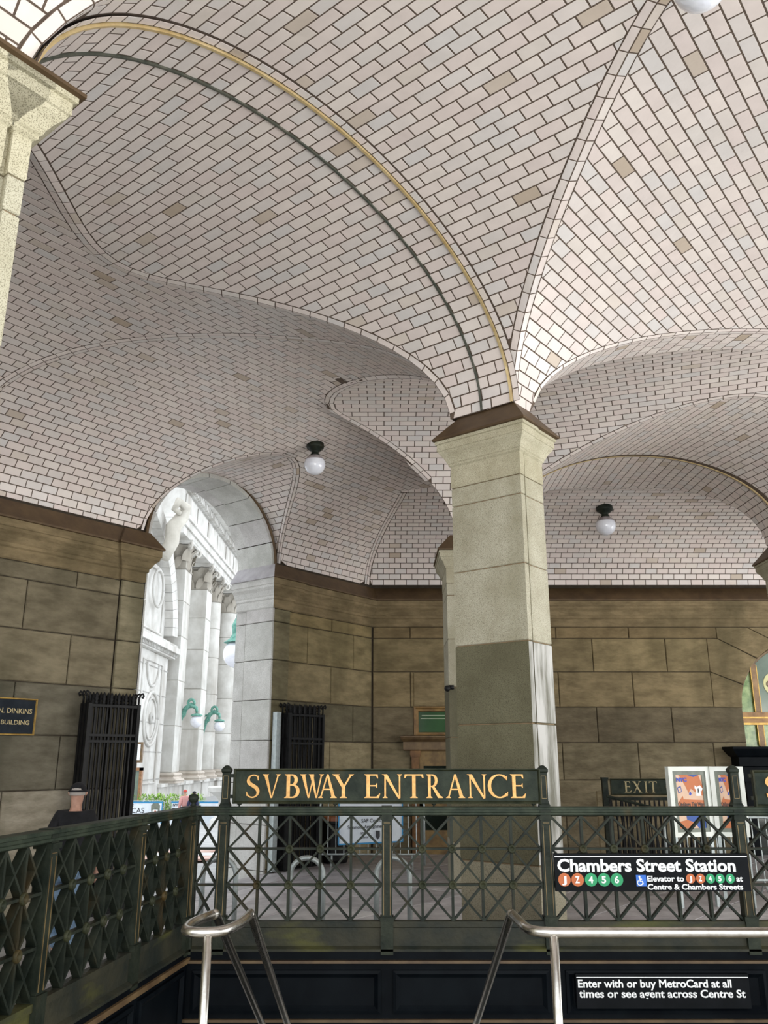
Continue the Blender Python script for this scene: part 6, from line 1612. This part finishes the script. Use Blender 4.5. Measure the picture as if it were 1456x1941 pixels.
# tall lamp close to the right jamb of the arch
lp = at(443, 1240, 30); t2 = empty('street_lamp', (lp[0], 30, gz(lp[0], 30))); tag(t2, 'large white globe street lamp showing at the right jamb of the arch', 'street lamp')
g0_ = gz(lp[0], 30); r = .50; mb = MB(); mb.lathe([(r*math.sin(q), -r*math.cos(q)) for q in np.linspace(0, 3.0, 14)], (lp[0]+.12, 30, lp[2]), 22); adopt(mb.build('globe', M['globe'], None, smooth=True), t2)
mb = MB(); mb.lathe([(.5, -.02), (.3, .12), (.2, .3), (.24, .6), (.1, .9), (.05, 1.3), (0, 1.35)], (lp[0]+.12, 30, lp[2]+.42), 14); adopt(mb.build('cap', M['verdigris'], None), t2)
mb = MB(); mb.tube([(lp[0]+.22, 30, g0_), (lp[0]+.22, 30, lp[2]-.46)], .09, 10); adopt(mb.build('pole', M['verdigris'], None), t2)

# shop window frame at the far left of the view
ys_, zs_ = fa(256, 1440)
t3 = empty('shop_front', (FX+2, 50.5, GZ+H0)); tag(t3, 'bronze framed glass kiosk front beside the black gate', 'kiosk')
yq = 46.0; q0 = at(240, 1500, yq); q1 = at(266, 1500, yq); zt_q = at(255, 1455, yq)[2]; zb_q = gz(0, yq)
mb = MB()
mb.bbox(q0[0]-1.2, q1[0], yq, yq+.3, zt_q-.15, zt_q); mb.bbox(q1[0]-.14, q1[0], yq, yq+.3, zb_q, zt_q); mb.bbox(q0[0]-1.2, q1[0], yq, yq+.3, zb_q, zb_q+.4); mb.bbox(q1[0]-.75, q1[0]-.65, yq, yq+.3, zb_q, zt_q)
adopt(mb.build('frame', M['wood'], None), t3).color = (1.8, 1.4, 1.3, 1)
mb = MB(); mb.bbox(q0[0]-1.1, q1[0]-.1, yq+.12, yq+.16, zb_q+.3, zt_q-.1); adopt(mb.build('pane', M['teal_glass'], None), t3)
mb = MB(); mb.bbox(q1[0]-.7, q1[0]-.05, yq, yq+.2, zt_q+.25, zt_q+1.3); adopt(mb.build('lantern', M['wood'], None), t3)
mb = MB(); mb.bbox(q1[0]-.58, q1[0]-.17, yq-.02, yq, zt_q+.37, zt_q+1.18); adopt(mb.build('pane', M['white_text'], None), t3)
mb = MB(); mb.bbox(q1[0]-.42, q1[0]-.33, yq+.05, yq+.15, zt_q, zt_q+.25); adopt(mb.build('stem', M['wood'], None), t3)

# barricades with banners, hedge, planter, people
def street_barrier(px0, px1, y, label, txt=None, crest=None):
    x0, x1 = at(px0, 1530, y)[0], at(px1, 1530, y)[0]; zf = at(280, 1517, y)[2]-1.12
    t = barricade(x0, x1, y, zf, label, 'banner barriers across the street', n=9, h=1.1)
    mb = MB(); mb.bbox(x0+.06, x1-.06, y-.05, y-.03, zf+.12, zf+1.06); adopt(mb.build('banner', M['banner'], None), t)
    mb = MB(); mb.bbox(x0+.04, x1-.04, y-.055, y-.05, zf+1.0, zf+1.07); mb.bbox(x1-.1, x1-.05, y-.055, y-.05, zf+.12, zf+1.0); adopt(mb.build('banner_edge', M['banner_blue'], None), t)
    if txt:
        text_obj(txt, (x0+.1, y-.055, zf+.58), (1,0,0), (0,0,1), .82, .22, M['ink'], t, 'lettering', .004, .0); text_obj('NYC', (x0+.12, y-.055, zf+.87), (1,0,0), (0,0,1), .3, .1, M['ink'], t, 'lettering', .004, .04)
        mb = MB(); mb.bbox(x0+.1, x0+.9, y-.056, y-.052, zf+.48, zf+.50); adopt(mb.build('rule', M['ink'], None), t)
    if crest:
        c = np.array((x0+crest, y-.055, zf+.68)); mb = MB(); mb.prism([(-.2, .22), (-.12, .32), (.12, .32), (.2, .22), (.19, 0), (.13, -.16), (0, -.26), (-.13, -.16), (-.19, 0)], c, (1,0,0), (0,0,1), (0,-.006,0)); adopt(mb.build('crest', M['frame_grey'], None), t)
        mb = MB(); mb.prism([(-.11, .05), (.11, .05), (.12, -.1), (0, -.2), (-.12, -.1)], c, (1,0,0), (0,0,1), (0,-.012,0)); adopt(mb.build('crest_shield', M['white_text'], None), t); mb = MB(); mb.prism([(-.05, .0), (.05, .0), (0, -.1)], c, (1,0,0), (0,0,1), (0,-.016,0)); adopt(mb.build('crest_mark', M['orange'], None), t)
street_barrier(236, 311, 40, 'steel barrier with a white banner and shield crest beside the black gate', 'DCAS', 1.42)
street_barrier(323, 372, 40, 'steel barrier with a white banner behind the corner of the railings', 'DCAS', .95)
street_barrier(376, 425, 40.5, 'steel barrier with a plain banner left of the lettered board post')
hy = 44.0; hx0, hx1 = at(256, 1510, hy)[0], at(380, 1510, hy)[0]; hz = at(300, 1512, hy)[2]; hb = gz(0, hy)
mb = MB()
for k in range(2600):
    c = np.array((random.uniform(hx0, hx1), random.uniform(hy, hy+1.1), random.uniform(hb+.3, hz+.12*random.random()))); th = random.uniform(0, 6.28); ph = random.uniform(-.6, 1.2); s_ = random.uniform(.05, .11)
    d = np.array((math.cos(th)*math.cos(ph), math.sin(th)*math.cos(ph), math.sin(ph))); e_ = np.cross(d, (0.3, .2, 1)); e_ /= np.linalg.norm(e_)
    mb.add([c, c+d*s_+e_*s_*.4, c+d*s_*2, c+d*s_-e_*s_*.4], [(0,1,2,3)])
t4 = empty('hedge', ((hx0+hx1)/2, hy, hb)); tag(t4, 'low bright green hedge behind the banner barriers', 'hedge')
o = adopt(mb.build('foliage', M['hedge'], None, fix=False), t4); o['kind'] = 'stuff'
mb = MB(); mb.bbox(hx0-.1, hx1+.1, hy-.05, hy+1.2, hb-.2, hb+.4); adopt(mb.build('planter_box', M['marble'], None), t4)
def figure_at(px, ytop, y, lab, **kw):
    p = at(px, ytop, y); g = at(280, 1517, 40)[2]-1.12; person((p[0], y, g), kw.pop('yaw', .4), p[2]-g, lab, detail=False, **kw)
figure_at(352, 1497, 38.5, 'small distant person in a red hat and pink top behind the railing corner', jacket='pink', trousers='navy', cap='red_cloth')
figure_at(367, 1500, 38.2, 'small distant person in a dark navy coat and hat beside the one in red', jacket='navy', trousers='cloth_black', cap='cloth_black', yaw=-.3)
# stone urn near the post
up_ = at(424, 1500, 36); mb = MB(); mb.lathe([(0, -2.0), (.5, -2.0), (.5, -1.1), (.35, -1.0), (.22, -.7), (.18, -.35), (.3, -.2), (.62, .0), (.66, .16), (.6, .2), (0, .2)], up_, 24)
o = mb.build('stone_urn', M['marble'], None, smooth=False); tag(o, 'pale stone urn just left of the lettered board post', 'urn')
# trees behind the cornice
M['tree'] = noise_mat('tree_leaf', (.06,.13,.03), (.30,.40,.12), .9, .8)
"""tree crown far behind"""
tc_ = atx(440, 1010, (0, 150, 0), (0, 1, 0)); mb = MB()
for k in range(5000):
    th = random.uniform(0, 6.28); rr = random.uniform(0, 1)**.4; z_ = random.uniform(-1, 1); c = tc_+np.array((math.cos(th)*math.sqrt(1-z_*z_)*9*rr, math.sin(th)*math.sqrt(1-z_*z_)*5*rr, z_*9*rr)); s_ = random.uniform(.3, .6); d = RNG.normal(size=3); d /= np.linalg.norm(d); e_ = np.cross(d, (0.3, .2, 1)); e_ /= np.linalg.norm(e_)
    mb.add([c, c+d*s_+e_*s_*.5, c+d*s_*2, c+d*s_-e_*s_*.5], [(0,1,2,3)])
t5 = empty('tree', (tc_[0], 150, -2)); tag(t5, 'green tree crown glimpsed above the cornice of the white building', 'tree')
o = adopt(mb.build('crown', M['tree'], None, fix=False), t5); o['kind'] = 'stuff'
mb = MB(); mb.tube([(tc_[0], 150, -2), (tc_[0], 150, tc_[2])], [.8, .4], 10); adopt(mb.build('trunk', M['wood'], None), t5)
